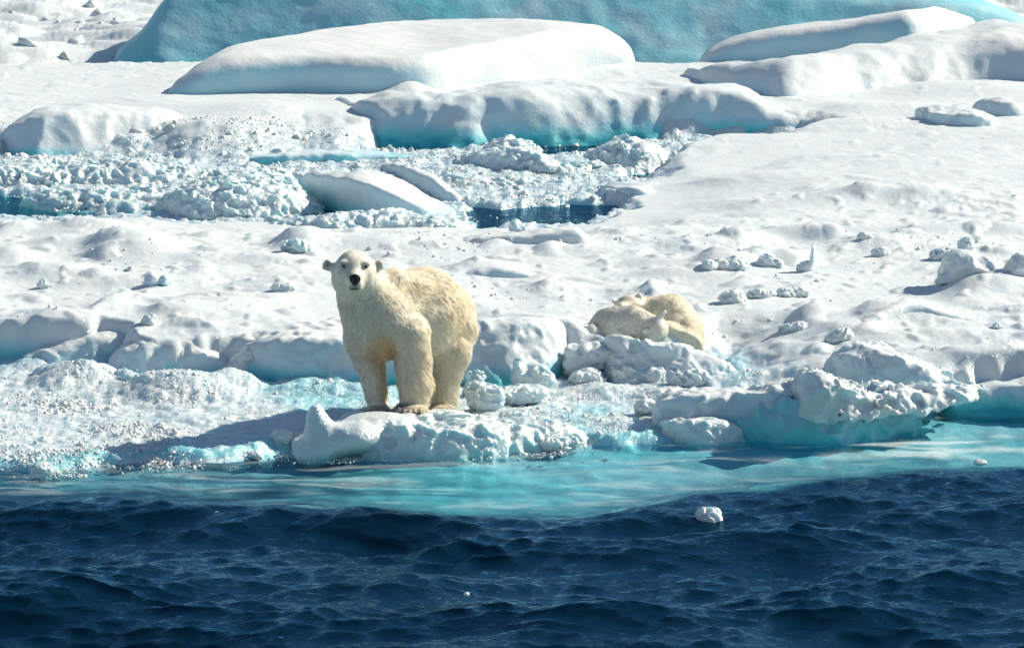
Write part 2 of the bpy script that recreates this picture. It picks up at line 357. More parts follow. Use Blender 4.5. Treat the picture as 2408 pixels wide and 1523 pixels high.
    ice = ice + 0.45 * slush * sstep(0.75, 0.0, floe + 0.35 * n2(x, y, 2.0, 53)) * sstep(-0.05, .05, floe)
    ice = np.maximum(ice, sstep(0.06, -0.02, z) * (0.72 + 0.22 * n2(x, y * .5, .8, 21) + 0.12 * sstep(0.0, -0.35, z)))
    ice = np.where((floe < 0.1) & (z < 0.03), 0.50 + 0.35 * n2(x * 0.5, y * 1.3, 0.9, 22) + 0.16 * n2(x * .6, y * 1.5, 4, 23) + 0.25 * sstep(-0.12, -0.4, z), ice)
    return z, np.clip(ice, 0, 1), wet
def zt(x, y): return float(terrain(np.array([x]), np.array([y]), False)[0])

def rows(vs): return np.array([atz(1204, v, 0.2)[1] for v in vs])
ys = rows(np.arange(1240, -60, -1.35))
ys = np.concatenate([np.array([-400, -60, -20, -8]), ys, np.linspace(ys[-1] + .2, ys[-1] + 12, 60), np.array([60, 90, 200, 600])])
xs = np.concatenate([[-600, -120, -30, -14], np.linspace(-10, 10, 1500), [14, 30, 120, 600]])
X, Y = np.meshgrid(xs, ys)
Z, ICE, WET = terrain(X, Y)
V, Q = grid_mesh(X, Y, Z)
mk = np.zeros(len(Q))
ground = mesh_from("pack_ice", V, Q, M_snow, attrs={"ice": ICE, "wet": WET})
tag(ground, "snow covered pack ice floes with drifts, slush and a drowned turquoise foot", None, None, "structure")
print("terrain", time.time() - T0)
# ---------------------------------------------------------------- the sea
def waves(x, y):
    rs = np.random.RandomState(11)
    dx = np.zeros_like(x); dy = np.zeros_like(x); dz = np.zeros_like(x)
    N = 170
    for i in range(N):
        L = 0.35 * (5.0 / 0.35) ** rs.rand() if i < 105 else 0.10 + 0.25 * rs.rand()
        k = 2 * math.pi / L
        th = R(-62 + rs.normal() * 20) if rs.rand() < 0.5 else R(-98 + rs.normal() * 26)
        a = (0.0054 * L ** 0.9 if i < 105 else 0.0062 * L) * (0.5 + 1.0 * rs.rand())
        ph = rs.rand() * 6.283
        kx, ky = math.cos(th), math.sin(th)
        p = (k * (kx * x + ky * y) + ph).astype(np.float32)
        # groups: the amplitude wanders slowly over the surface
        s, c = np.sin(p), np.cos(p)
        dz += a * s; dx += a * 1.0 * kx * c; dy += a * 1.0 * ky * c
    return dx, dy, dz
ysw = rows(np.concatenate([np.arange(1600, 1040, -1.5), np.arange(1040, -60, -5.0)]))
ysw = np.concatenate([np.array([-900, -150, -50, -25, -16]), np.linspace(-12, ysw[0] - .03, 60), ysw, [50, 80, 200, 900]])
xsw = np.concatenate([[-900, -150, -40, -16], np.linspace(-8, 8, 1000), [16, 40, 150, 900]])
X, Y = np.meshgrid(xsw.astype(np.float32), ysw.astype(np.float32))
bt = terrain(X, Y, False); sh = poly_sd(X, Y, P_SHELF); flo = poly_sd(X, Y, P_FLOE)
near = (np.abs(X) < 9) & (Y > -14)
dx, dy, dz = waves(X, Y)
amp = np.where(near, 1.0, 0.0) * (0.40 + 0.60 * sstep(0.7, -1.2, sh)) * (1 - 0.65 * sstep(1, 3, Y))
g = 0.75 + 0.7 * n2(X, Y, 0.35, 41)
amp = amp * g
swell = 0.065 * np.exp(-((sh + 0.35) / 0.38) ** 2) * (0.8 + 0.8 * n2(X, Y, 0.5, 42))
swell += 0.035 * np.exp(-((sh - 0.9 + 0.5 * n2(X, Y, .6, 43)) / 0.3) ** 2)
Zw = dz * amp + np.where(near, swell, 0)
depth = np.maximum(0, 0.0 - bt)
op = 1 - np.exp(-depth * 0.45)
stk = n2(X * 0.35, Y * 1.6, 1.2, 47) + 0.6 * n2(X * 0.5, Y * 2.4, 3.4, 48)
op = np.where(sh > 0, op + 0.36 * sstep(0.0, 0.45, stk) * sstep(1.5, -1.5, X) + 0.10 * sstep(0.1, 0.5, stk), op)
op = np.where(sh > 0, op + 0.42 * sstep(0.85, 0.0, sh + 0.35 * stk) * sstep(4.5, 2.0, X), op)
op = np.clip(op + 0.16 * sstep(-0.4, -3.5, X) * (Y < 3), 0, 1)
op = np.maximum(op, sstep(0.04, -0.14 - 0.30 * sstep(1.0, 3.0, X), sh + (0.10 + 0.25 * sstep(1.0, 3.0, X)) * stk)) * 1.0
op = np.where(Y > 8, np.clip(0.15 + 0.50 * sstep(-2.2, -0.9, X), 0, 1), op)
streak = n2(X * 0.45, Y * 2.2, 1.6, 44) + 0.6 * n2(X * 0.5, Y * 2.2, 5.0, 45)
foam = sstep(0.10, 0.50, streak + 0.5 * n2(X, Y, 0.6, 46)) * sstep(-0.1, 0.4, sh) * (0.35 + 0.65 * sstep(2.5, 4, X))
foam = np.maximum(foam, sstep(-0.35, -0.05, flo) * sstep(0.0, 0.3, streak + 0.15) * 0.4)
foam *= (Y < 3)
V, Q = grid_mesh(X + dx * amp, Y + dy * amp, Zw)
m, ns, lk = mat("sea_water")
geo = ns.new("ShaderNodeNewGeometry"); pos = geo.outputs["Position"]
a_op = ns.new("ShaderNodeAttribute"); a_op.attribute_name = "deep"
a_fo = ns.new("ShaderNodeAttribute"); a_fo.attribute_name = "foam"
mp = ns.new("ShaderNodeMapping"); lk.new(pos, mp.inputs[0]); mp.inputs["Scale"].default_value = (0.8, 1.1, 1)
mp.inputs["Rotation"].default_value = (0, 0, R(8))
h = mth(ns, lk, 'ADD', noise(ns, lk, mp.outputs[0], 9, 5, 0.62), mth(ns, lk, 'MULTIPLY', noise(ns, lk, mp.outputs[0], 40, 3, 0.6), 0.25))
bp = ns.new("ShaderNodeBump"); bp.inputs["Strength"].default_value = 0.8; bp.inputs["Distance"].default_value = 0.03; lk.new(h, bp.inputs["Height"])
fr = ns.new("ShaderNodeFresnel"); fr.inputs[0].default_value = 1.333; lk.new(bp.outputs[0], fr.inputs["Normal"])
gl = ns.new("ShaderNodeBsdfGlossy"); gl.inputs["Roughness"].default_value = 0.03; gl.inputs["Color"].default_value = (0.42, 0.74, 1.0, 1); lk.new(bp.outputs[0], gl.inputs["Normal"])
df = ns.new("ShaderNodeBsdfDiffuse"); df.inputs[0].default_value = (0.0006, 0.015, 0.033, 1)
tr = ns.new("ShaderNodeBsdfTransparent"); tr.inputs[0].default_value = (0.74, 0.98, 1.0, 1)
m1 = ns.new("ShaderNodeMixShader"); lk.new(a_op.outputs["Fac"], m1.inputs[0]); lk.new(tr.outputs[0], m1.inputs[1]); lk.new(df.outputs[0], m1.inputs[2])
m2 = ns.new("ShaderNodeMixShader"); lk.new(mth(ns, lk, 'MULTIPLY', fr.outputs[0], mth(ns, lk, 'ADD', mth(ns, lk, 'MULTIPLY', a_op.outputs['Fac'], 0.72), 0.30)), m2.inputs[0]); lk.new(m1.outputs[0], m2.inputs[1]); lk.new(gl.outputs[0], m2.inputs[2])
fd = ns.new("ShaderNodeBsdfDiffuse"); fd.inputs[0].default_value = (0.75, 0.86, 0.86, 1)
fo = mth(ns, lk, 'MULTIPLY', a_fo.outputs["Fac"], mth(ns, lk, 'MULTIPLY', noise(ns, lk, mp.outputs[0], 14, 4, .7), 1.1), True)
m3 = ns.new("ShaderNodeMixShader"); lk.new(fo, m3.inputs[0]); lk.new(m2.outputs[0], m3.inputs[1]); lk.new(fd.outputs[0], m3.inputs[2])
o = ns.new("ShaderNodeOutputMaterial"); lk.new(m3.outputs[0], o.inputs[0])
sea = mesh_from("sea", V, Q, m, attrs={"deep": op, "foam": foam})
tag(sea, "dark navy choppy sea turning turquoise over the drowned foot of the floe", None, None, "structure")
print("sea", time.time() - T0)

# ---------------------------------------------------------------- ice blocks: the field of a solid bounded by its own top, front, back and ends
def block(name, label, cat, keys, zb, cell=0.035, k=0.10, fy=0.25, slope=0.0, amp=0.03, fq=2.5, amp2=0.012, ice=0.05, foot=0.3, footw=0.25,
          melt=0.0, extra=None, group=None, mind=0.25, m=None, bot=0.3, seed=1, sx=1.0, cut=None, dmul=1.0, sm=0.12, shade_blue=0.22, mott=0.08):
    K = []
    for (u, vs, vb, v0) in keys:
        p = atz(u, v0, zb); yf = p[1]; hh = 0.0
        for _ in range(4):
            q = aty(u, vb, yf + fy * hh); hh = max(0.0, q[2] - zb)
        d = ray(u, vs); ztp = zb + hh; yb0 = yf + fy * hh
        # the back edge lies on the top surface z = ztp + slope*(y-yb0)
        t = (ztp - slope * (yb0 - CAM[1]) - CAM[2]) / (d[2] - slope * d[1]); yb = CAM[1] + d[1] * t
        yb = max(yb, yb0 + mind) if yb < 1e4 else yb0 + mind
        yb = yb0 + (yb - yb0) * dmul
        K.append((p[0], yf, hh, yb, yb0))
    K = np.array(K); xs_ = K[:, 0]
    lo = np.array([xs_[0] - 0.25, K[:, 1].min() - 0.3, zb - bot - 2 * cell])
    hi = np.array([xs_[-1] + 0.25, K[:, 3].max() + 0.3, zb + (K[:, 2] + max(0, slope) * (K[:, 3] - K[:, 4])).max() + 0.25])
    def f(X, Y, Z):
        xx = X[:, :1, :1]; xr = xx + 0.06 * n2(xx, xx * 0, 2.0, seed)
        def I(c): return (sum(np.interp(xr + o_ * sm, xs_, c) for o_ in (-1, -.66, -.33, 0, .33, .66, 1)) / 7).astype(np.float32)
        yf, hh, yb, yb0 = I(K[:, 1]), I(K[:, 2]), I(K[:, 3]), I(K[:, 4])
        top = Z - (zb + hh + slope * (Y - yb0))
        fr_ = (yf - Y + fy * (Z - zb)) / math.sqrt(1 + fy * fy)
        d = smax(top, fr_, k); d = smax(d, (Y - yb) * 0.8, k)
        d = smax(d, xs_[0] - X, k); d = smax(d, X - xs_[-1], k)
        N = amp * n3(X * sx, Y, Z, fq, seed) + amp2 * (2.6 * np.abs(n3(X, Y, Z, fq * 2.3, seed + 3)) + 1.2 * np.abs(n3(X, Y, Z, fq * 6, seed + 4)) - 0.7)
        if melt: N = N + 0.5 * melt * np.abs(n3(X, Y * 0.3, Z * 0.25, 3.2, seed + 5)) * sstep(0.0, 0.1, -top)
        d = d + 1.6 * N
        if extra is not None: d = extra(d, X, Y, Z)
        d = np.maximum(d, (zb - bot) - Z)
        if cut is not None: d = cut(d, X, Y, Z)
        return d
    V, Q = sdf_grid(lo, hi, cell, f)
    x, y, z = V.T
    nn = np.cross(V[Q[:, 2]] - V[Q[:, 0]], V[Q[:, 3]] - V[Q[:, 1]]); vn_ = np.zeros_like(V)
    for i_ in range(4): np.add.at(vn_, Q[:, i_], nn)
    vn_ /= np.linalg.norm(vn_, axis=1)[:, None] + 1e-9
    shade_mask = sstep(0.30, 0.75, -vn_[:, 1] - 0.4 * vn_[:, 0] - 0.35 * vn_[:, 2] + 0.22 * n3(x, y, z, 1.5, seed + 12))   # shade of front and left-facing sides, painted in as bluer ice
    a = ice + shade_blue * shade_mask + foot * sstep(footw, 0.0, z - zb + 0.10 * n3(x, y, z, 1.7, seed + 8) + 0.03 * n3(x, y, z, 6, seed + 9)) + mott * n3(x, y, z, 1.1, seed + 6) + 0.6 * mott * n3(x, y, z, 3.1, seed + 7)
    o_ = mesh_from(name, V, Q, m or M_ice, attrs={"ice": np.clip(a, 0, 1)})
    recentre(o_, (float(xs_.mean()), float(K[:, 1].mean()), zb))
    return tag(o_, label, cat, group)
G1 = "large slabs and bergs of ice behind the bears"
block("iceberg", "massive turquoise iceberg wall behind all the slabs, cut by the top of the photo", "iceberg",
      [(262, 140, 140, 165), (320, 90, 95, 170), (380, -10, 0, 172), (440, -60, -40, 172), (700, -75, -60, 172), (950, -70, -50, 172), (1060, -60, -45, 172), (1300, -80, -70, 172), (1500, -80, -60, 172), (1700, -70, -50, 172), (1900, -70, -40, 172), (2150, -40, -15, 172), (2300, -10, 10, 172), (2440, 60, 70, 172)], 0.0,
      cell=0.06, k=0.25, fy=0.9, amp=0.10, fq=0.7, amp2=0.014, ice=0.53, shade_blue=0.0, mott=0.30, foot=0.12, footw=0.6, mind=1.2, group=G1, seed=2)
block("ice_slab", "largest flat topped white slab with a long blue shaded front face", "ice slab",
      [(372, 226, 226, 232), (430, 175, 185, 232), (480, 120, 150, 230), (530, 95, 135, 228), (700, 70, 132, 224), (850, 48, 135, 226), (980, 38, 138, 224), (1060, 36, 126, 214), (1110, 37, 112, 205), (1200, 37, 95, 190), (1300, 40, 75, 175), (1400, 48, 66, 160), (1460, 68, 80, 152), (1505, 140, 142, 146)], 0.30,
      cell=0.045, k=0.30, fy=0.10, sm=0.35, shade_blue=0.42, slope=0.0, amp=0.03, fq=1.2, amp2=0.006, ice=0.03, foot=0.10, footw=0.12, group=G1, seed=3)
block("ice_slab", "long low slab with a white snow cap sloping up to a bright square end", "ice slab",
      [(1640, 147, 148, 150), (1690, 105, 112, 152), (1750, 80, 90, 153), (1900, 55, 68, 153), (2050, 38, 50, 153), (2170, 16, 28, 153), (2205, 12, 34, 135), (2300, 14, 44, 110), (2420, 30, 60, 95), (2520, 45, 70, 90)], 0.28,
      cell=0.05, k=0.22, sm=0.25, shade_blue=0.40, fy=0.12, slope=0.0, amp=0.03, fq=1.2, amp2=0.006, ice=0.02, foot=0.0, group=G1, seed=4, mind=0.8)
block("snow_bank", "broad snow bank with dimpled grey front rising towards the upper corner", "snow bank",
      [(1600, 160, 162, 182), (1700, 142, 160, 215), (1850, 122, 140, 238), (2000, 102, 125, 222), (2150, 82, 110, 208), (2280, 62, 95, 200), (2380, 40, 85, 202), (2560, 55, 110, 215), (2700, 80, 140, 220)], 0.30,
      cell=0.045, k=0.22, fy=1.1, slope=0.0, amp=0.10, fq=1.3, amp2=0.012, ice=0.06, foot=0.12, footw=0.1, group=G1, seed=5)
block("ice_slab", "long melting slab below the largest one with turquoise waterline", "ice slab",
      [(712, 272, 274, 284), (740, 244, 256, 290), (800, 232, 250, 310), (830, 225, 248, 345), (900, 214, 235, 350), (960, 205, 225, 352), (1060, 198, 222, 355), (1140, 195, 222, 350), (1300, 193, 222, 345), (1500, 186, 215, 338), (1650, 182, 208, 334), (1740, 188, 210, 335), (1790, 215, 238, 338), (1830, 258, 272, 338), (1900, 262, 284, 340), (1960, 290, 300, 332), (2010, 315, 316, 320)], 0.0,
      cell=0.045, k=0.24, sm=0.25, fy=0.55, amp=0.08, fq=1.3, amp2=0.018, melt=0.10, ice=0.10, foot=0.75, footw=0.36, group=G1, seed=6, bot=0.25, mind=0.5)
block("ice_slab", "rounded white slab with dripping fluted front between slush and flat snow", "ice slab",
      [(-40, 330, 332, 345), (0, 300, 315, 362), (40, 268, 290, 368), (90, 250, 268, 370), (180, 246, 262, 366), (290, 246, 262, 356), (370, 250, 264, 350), (420, 264, 276, 345), (455, 300, 306, 340), (500, 330, 332, 338)], 0.06,
      cell=0.035, k=0.12, fy=0.6, amp=0.03, fq=2, amp2=0.008, melt=0.14, ice=0.08, foot=0.42, footw=0.14, group=G1, seed=7, mind=0.4)
block("ice_block", "small snow capped block half hidden by the edge of the photo above the slush", "ice block",
      [(-120, 262, 268, 300), (-40, 262, 268, 300), (0, 266, 272, 298), (22, 285, 288, 295)], 0.25, cell=0.03, k=0.1, fy=0.3, amp=0.03, group=G1, seed=8)
block("ice_block", "square ice block with shaded front lying on flat snow near the edge", "ice block",
      [(2152, 262, 266, 292), (2160, 250, 262, 310), (2200, 248, 262, 316), (2270, 252, 268, 318), (2318, 262, 275, 318), (2345, 275, 285, 314), (2372, 300, 302, 308)], 0.28,
      cell=0.025, k=0.05, fy=0.05, amp=0.03, fq=3, ice=0.08, foot=0.15, footw=0.15, group="tilted blocks lying on the flat snow", seed=9)
block("ice_block", "smooth white hump leaning behind the square ice block", "ice block",
      [(2285, 250, 252, 270), (2320, 228, 240, 285), (2360, 222, 232, 290), (2400, 240, 248, 290), (2430, 270, 272, 286), (2480, 280, 282, 290)], 0.28,
      cell=0.03, k=0.12, fy=0.4, amp=0.03, fq=2, ice=0.04, foot=0.0, group="tilted blocks lying on the flat snow", seed=10)
# tilted slab with a raised finger in the slush
block("ice_slab", "tilted slab with a raised finger of snow lying in the brash ice", "ice slab",
      [(600, 342, 352, 362), (618, 346, 366, 378), (650, 372, 392, 402), (668, 398, 406, 425), (700, 405, 412, 450), (760, 402, 415, 490), (850, 398, 425, 525), (900, 404, 442, 532), (960, 428, 470, 535), (1010, 455, 490, 530), (1050, 480, 500, 522), (1085, 500, 503, 512)], 0.0,
      cell=0.03, k=0.07, fy=-0.18, amp=0.04, fq=2.2, amp2=0.012, ice=0.04, foot=0.45, footw=0.30, mind=0.25, seed=11, bot=0.15, group="tilted slabs lying in the brash",
      cut=lambda d, X, Y, Z: np.maximum(d, np.where(X < -2.88, 0.28 + (-2.88 - X) * 0.35 - Z, -9)))
block("ice_slab", "shorter round ended slab leaning behind the tilted slab with the finger", "ice slab",
      [(880, 385, 392, 405), (925, 376, 388, 420), (970, 385, 402, 450), (1030, 415, 432, 480), (1060, 440, 450, 485), (1082, 468, 470, 486)], 0.02,
      cell=0.03, k=0.10, fy=0.3, amp=0.04, fq=2.2, ice=0.05, foot=0.2, footw=0.15, mind=0.4, seed=12, group="tilted slabs lying in the brash")
block("ice_shelf_piece", "flat pale slab edge with turquoise front behind the tilted slab with the finger", "ice slab",
      [(560, 372, 378, 392), (600, 366, 374, 400), (680, 352, 362, 398), (800, 350, 362, 394), (900, 352, 366, 390), (990, 372, 380, 392), (1040, 385, 388, 394)], 0.0,
      cell=0.035, k=0.06, fy=0.2, amp=0.03, fq=2.2, ice=0.15, foot=0.5, footw=0.22, mind=0.4, seed=13, group="tilted slabs lying in the brash")
block("ice_block", "small dark sided wedge of ice at the edge of the brash by open water", "ice block",
      [(1040, 408, 412, 425), (1060, 404, 412, 436), (1110, 412, 420, 440), (1150, 432, 434, 442)], 0.03, cell=0.025, k=0.05, fy=0.1, amp=0.03, fq=3, ice=0.15, foot=0.1, mind=0.3, seed=14)
# heaps of crushed ice
def heap(label, keys, zb, seed, rough=0.09, ice=0.24, cell=0.021, foot=0.2, group="heaps of crushed ice in the lead"):
    return block("ice_heap", label, "ice heap", keys, zb, cell=cell, k=0.14, fy=0.7, amp=rough * .8, fq=2.6, amp2=rough * 0.45, ice=ice, shade_blue=0.1, foot=foot, footw=0.15,
                 extra=lambda d, X, Y, Z: d - 0.05 * np.abs(n3(X, Y, Z, 9, seed + 20)) - 0.05 * np.abs(n3(X, Y, Z, 20, seed + 21)), mind=0.45, m=M_slush, seed=seed, group=group)
heap("glittering heap of crushed ice left of the tilted slab with the finger", [(370, 480, 484, 500), (400, 456, 470, 520), (450, 425, 455, 530), (520, 408, 440, 530), (600, 396, 440, 528), (650, 400, 450, 524), (700, 440, 470, 520), (750, 488, 494, 510)], 0.0, 21)
heap("low ridge of crushed ice in front of the fluted slab", [(60, 465, 470, 482), (120, 450, 462, 492), (220, 446, 462, 494), (320, 450, 465, 492), (385, 462, 470, 492), (420, 478, 480, 488)], 0.0, 22)
heap("wide bank of crushed ice under the fluted slab", [(-60, 405, 418, 455), (40, 395, 410, 452), (150, 385, 402, 450), (260, 380, 398, 448), (380, 384, 402, 446), (470, 395, 410, 440), (560, 415, 420, 432)], 0.0, 23)
heap("peaked heap of crushed ice at the foot of the melting slab", [(1070, 385, 388, 400), (1110, 362, 372, 408), (1150, 342, 358, 412), (1190, 332, 352, 416), (1240, 345, 365, 420), (1290, 370, 385, 425), (1350, 385, 395, 422), (1420, 398, 402, 414)], 0.0, 24)
heap("rounded pale heap of crushed ice right of the peaked heap", [(1380, 375, 378, 395), (1430, 340, 352, 402), (1480, 325, 342, 408), (1530, 332, 348, 406), (1550, 355, 362, 400), (1570, 375, 380, 392)], 0.0, 25)
heap("ragged ridge of crushed ice along the near shore of the lead", [(620, 524, 527, 540), (700, 512, 520, 545), (780, 500, 512, 548), (850, 496, 508, 546), (900, 488, 505, 545), (960, 500, 514, 546), (1040, 510, 522, 546), (1080, 528, 532, 542)], 0.12, 26, rough=0.06)
heap("bank of crushed ice between the tilted slab and the dark water", [(1060, 432, 436, 450), (1120, 420, 430, 452), (1200, 415, 426, 450), (1290, 425, 432, 448), (1370, 438, 440, 446)], 0.0, 27, rough=0.06)
block("ice_block", "overhanging tongue of grey ice pointing into the dark water", "ice block",
      [(1402, 440, 444, 456), (1420, 428, 440, 465), (1460, 428, 444, 478), (1500, 430, 450, 488), (1560, 430, 452, 480), (1640, 438, 455, 470), (1720, 450, 458, 466)], 0.02,
      cell=0.03, k=0.08, fy=-0.2, amp=0.04, fq=2, ice=0.12, foot=0.15, seed=15, mind=0.5)
# ---- near floe
G2 = "ice blocks standing on the floe"
block("ice_block", "broad white snow block with a crisp upright end on the near shore of the lead", "ice block",
      [(1060, 575, 578, 592), (1120, 552, 562, 598), (1200, 538, 552, 602), (1280, 530, 545, 604), (1360, 530, 542, 606), (1385, 545, 552, 604), (1398, 585, 588, 600)], 0.36, cell=0.03, k=0.07, fy=0.5, amp=0.035, fq=2, ice=0.03, foot=0.1, footw=0.1, shade_blue=0.08, seed=31, mind=0.35, group=G2)
block("ice_block", "low snow block with a blue shaded end just behind the standing bear", "ice block",
      [(1065, 658, 659, 663), (1100, 632, 640, 662), (1150, 622, 632, 662), (1210, 624, 634, 662), (1245, 636, 642, 661), (1275, 656, 657, 661)], 0.44, cell=0.025, k=0.08, fy=0.3, amp=0.02, fq=2.4, amp2=.008, ice=0.03, foot=0.0, seed=32, mind=0.3, group=G2)
block("ice_block", "long tilted ramp of snow with a blue shaded underside", "ice block",
      [(1985, 778, 779, 784), (2030, 752, 756, 782), (2080, 722, 727, 775), (2120, 704, 710, 768), (2150, 706, 712, 766), (2220, 728, 732, 768), (2300, 755, 758, 770)], 0.44, cell=0.025, k=0.07, fy=0.35, amp=0.03, fq=2, amp2=.008, ice=0.03, foot=0.0, seed=33, mind=0.4, group=G2)
block("snow_ridge", "rounded snow ridge with turquoise hollow face to the right of the standing bear", "snow ridge",
      [(1080, 760, 775, 908), (1130, 745, 762, 908), (1240, 740, 756, 905), (1310, 742, 756, 895), (1350, 748, 762, 870), (1372, 765, 775, 850), (1386, 790, 793, 830)], LOW,
      cell=0.025, k=0.16, fy=0.6, amp=0.04, fq=2.4, amp2=0.02, melt=0.07, ice=0.06, foot=0.75, footw=0.26, shade_blue=0.08, seed=34, mind=0.5, bot=0.1)
block("snow_ridge", "smooth ridge with blue and turquoise front face left of the standing bear", "snow ridge",
      [(520, 830, 838, 870), (560, 795, 812, 888), (640, 770, 800, 905), (700, 752, 798, 908), (760, 745, 800, 908), (840, 742, 800, 908), (920, 742, 800, 908), (1000, 750, 800, 906)], LOW,
      cell=0.03, k=0.09, fy=0.35, amp=0.03, fq=1.8, amp2=0.026, ice=0.05, foot=0.72, footw=0.26, seed=35, mind=0.5, bot=0.1)
block("snow_mound", "wide rounded mound with shaded blue front at the edge of the slush", "snow mound",
      [(252, 855, 858, 872), (275, 812, 826, 884), (320, 796, 812, 888), (400, 785, 806, 888), (480, 790, 812, 888), (530, 800, 825, 884), (580, 830, 838, 878)], LOW,
      cell=0.025, k=0.12, fy=0.5, amp=0.03, fq=1.8, amp2=0.024, ice=0.05, foot=0.4, footw=0.14, seed=36, mind=0.4, bot=0.1)
block("snow_mound", "sloping snow mound with a blue flank beside the wide rounded mound", "snow mound",
      [(50, 852, 854, 860), (110, 818, 828, 858), (170, 796, 808, 856), (230, 778, 792, 854), (290, 780, 794, 850), (330, 800, 806, 845)], LOW + .02,
      cell=0.025, k=0.1, fy=0.5, amp=0.03, fq=1.8, amp2=0.026, ice=0.05, foot=0.2, footw=0.14, seed=37, mind=0.4, bot=0.1)
block("ice_block", "pale translucent ledge of ice in front of the sloping snow mound", "ice block",
      [(72, 872, 875, 898), (110, 855, 864, 905), (180, 852, 860, 908), (250, 850, 860, 910), (275, 872, 876, 908), (300, 900, 902, 906)], 0.06,
      cell=0.02, k=0.05, fy=0.15, amp=0.03, fq=3, amp2=0.016, ice=0.3, foot=0.3, footw=0.14, seed=38, mind=0.25, bot=0.1, m=M_slush)
block("ice_block", "jagged pale ice at the splash beside the wide rounded mound", "ice block",
      [(280, 880, 884, 912), (300, 868, 876, 918), (340, 878, 884, 920), (380, 892, 896, 918), (430, 900, 903, 912)], 0.06,
      cell=0.018, k=0.04, fy=0.15, amp=0.04, fq=4, amp2=0.02, ice=0.3, foot=0.2, seed=39, mind=0.2, bot=0.1, m=M_slush)
# rim of ice under the standing bear
def rim_extra(d, X, Y, Z):
    for (u, v, y, rx, ry, rz) in ((765, 1048, -0.40, .20, .20, .15), (757, 1022, -0.42, .15, .13, .13), (749, 1000, -0.42, .10, .09, .11), (744, 984, -0.42, .062, .06, .09), (741, 970, -0.42, .035, .04, .07), (735, 1068, -0.45, .16, .2, .12), (830, 1030, -.42, .25, .2, .14), (890, 992, -.1, .3, .25, .08)):
        p = aty(u, v, y); q = np.sqrt(((X - p[0]) / rx) ** 2 + ((Y - p[1]) / ry) ** 2 + ((Z - p[2]) / rz) ** 2) - 1
        d = smin(d, q * min(rx, rz), 0.08)
    return d + 0.025 * np.abs(n3(X, Y, Z, 5.5, 77)) - 0.01
block("ice_ledge", "wet white ledge of ice with a pointed horn that the bear stands on", "ice ledge",
      [(692, 1040, 1046, 1066), (720, 1016, 1030, 1070), (800, 980, 1012, 1072), (850, 963, 1011, 1076), (900, 962, 1011, 1078), (960, 965, 1014, 1082), (1020, 967, 1016, 1084), (1080, 968, 1015, 1082), (1150, 975, 1012, 1076), (1220, 985, 1012, 1066), (1300, 998, 1016, 1056), (1370, 1012, 1022, 1050), (1420, 1028, 1032, 1044)], 0.0,
      cell=0.018, k=0.06, fy=0.4, amp=0.05, fq=2.6, amp2=0.034, ice=0.08, foot=0.5, footw=0.15, seed=41, mind=0.3, bot=0.25, extra=rim_extra, m=M_slush)
# overhanging wedge and its companions
def wedge_cut(d, X, Y, Z):
    bz = 0.215 + 0.10 * n3(X, Y, Z, 2.0, 51) - 0.12 * np.abs(n3(X, Y * .3, Z * .3, 5, 52)) + 0.04 * sstep(3.6, 4.4, X)
    under = smax(bz - Z, Y - (yw + 0.50), 0.06)       # undercut in front
    return smax(d, np.minimum(bz - Z, 9), 0.05)
yw = float(atz(2000, 1000, 0.2)[1])
block("ice_overhang", "long overhanging white ledge of melting ice with a blunt pointed tip", "ice ledge",
      [(1825, 935, 945, 970), (1850, 900, 925, 990), (1872, 878, 905, 1006), (1905, 866, 890, 1012), (1950, 888, 902, 1006), (2020, 902, 918, 1000), (2120, 905, 922, 992), (2200, 900, 922, 984), (2260, 912, 926, 974), (2300, 928, 935, 962), (2318, 945, 947, 955)], 0.16,
      cell=0.018, k=0.10, fy=0.1, amp=0.09, fq=2.2, amp2=0.05, melt=0.22, ice=0.03, shade_blue=0.1, foot=0.25, footw=0.12, seed=42, mind=0.5, bot=0.35, cut=wedge_cut)
block("ice_block", "turquoise drowned wall of ice beneath the overhanging ledge", "ice block",
      [(1740, 985, 990, 1036), (1790, 935, 950, 1040), (1860, 915, 930, 1044), (1950, 920, 935, 1042), (2050, 935, 946, 1030), (2120, 945, 955, 1016), (2165, 965, 970, 1004)], 0.0,
      cell=0.03, k=0.08, fy=0.35, amp=0.05, fq=2.0, amp2=0.045, ice=0.38, foot=0.32, footw=0.28, seed=43, mind=0.5, bot=0.4)
block("ice_block", "tall peaked hump of snow rising behind the overhanging ledge", "ice block",
      [(1945, 862, 866, 880), (1985, 822, 834, 890), (2020, 800, 815, 895), (2075, 805, 826, 900), (2130, 832, 850, 905), (2190, 862, 876, 908), (2235, 888, 892, 905)], 0.30,
      cell=0.022, k=0.07, fy=0.5, amp=0.06, fq=2.6, amp2=0.032, ice=0.05, foot=0.1, shade_blue=0.08, seed=44, mind=0.35, bot=0.2)
block("ice_block", "shaded blue step of snow left of the overhanging ledge", "ice block",
      [(1540, 965, 968, 1000), (1562, 930, 942, 1006), (1620, 915, 935, 1006), (1700, 912, 932, 1006), (1780, 905, 925, 1010), (1830, 900, 916, 1012), (1870, 898, 915, 1010)], 0.10,
      cell=0.025, k=0.08, fy=0.25, amp=0.03, fq=2, amp2=0.036, ice=0.06, foot=0.35, footw=0.12, seed=45, mind=0.5, bot=0.25)
block("ice_block", "glittering wet block of ice at the waterline below the shaded blue step", "ice block",
      [(1556, 990, 994, 1034), (1580, 980, 990, 1042), (1650, 978, 988, 1046), (1710, 984, 992, 1044), (1738, 1002, 1006, 1038), (1750, 1022, 1024, 1034)], 0.0,
      cell=0.018, k=0.05, fy=0.2, amp=0.03, fq=3.5, amp2=0.02, ice=0.18, foot=0.35, footw=0.10, seed=46, mind=0.25, bot=0.2, m=M_slush)
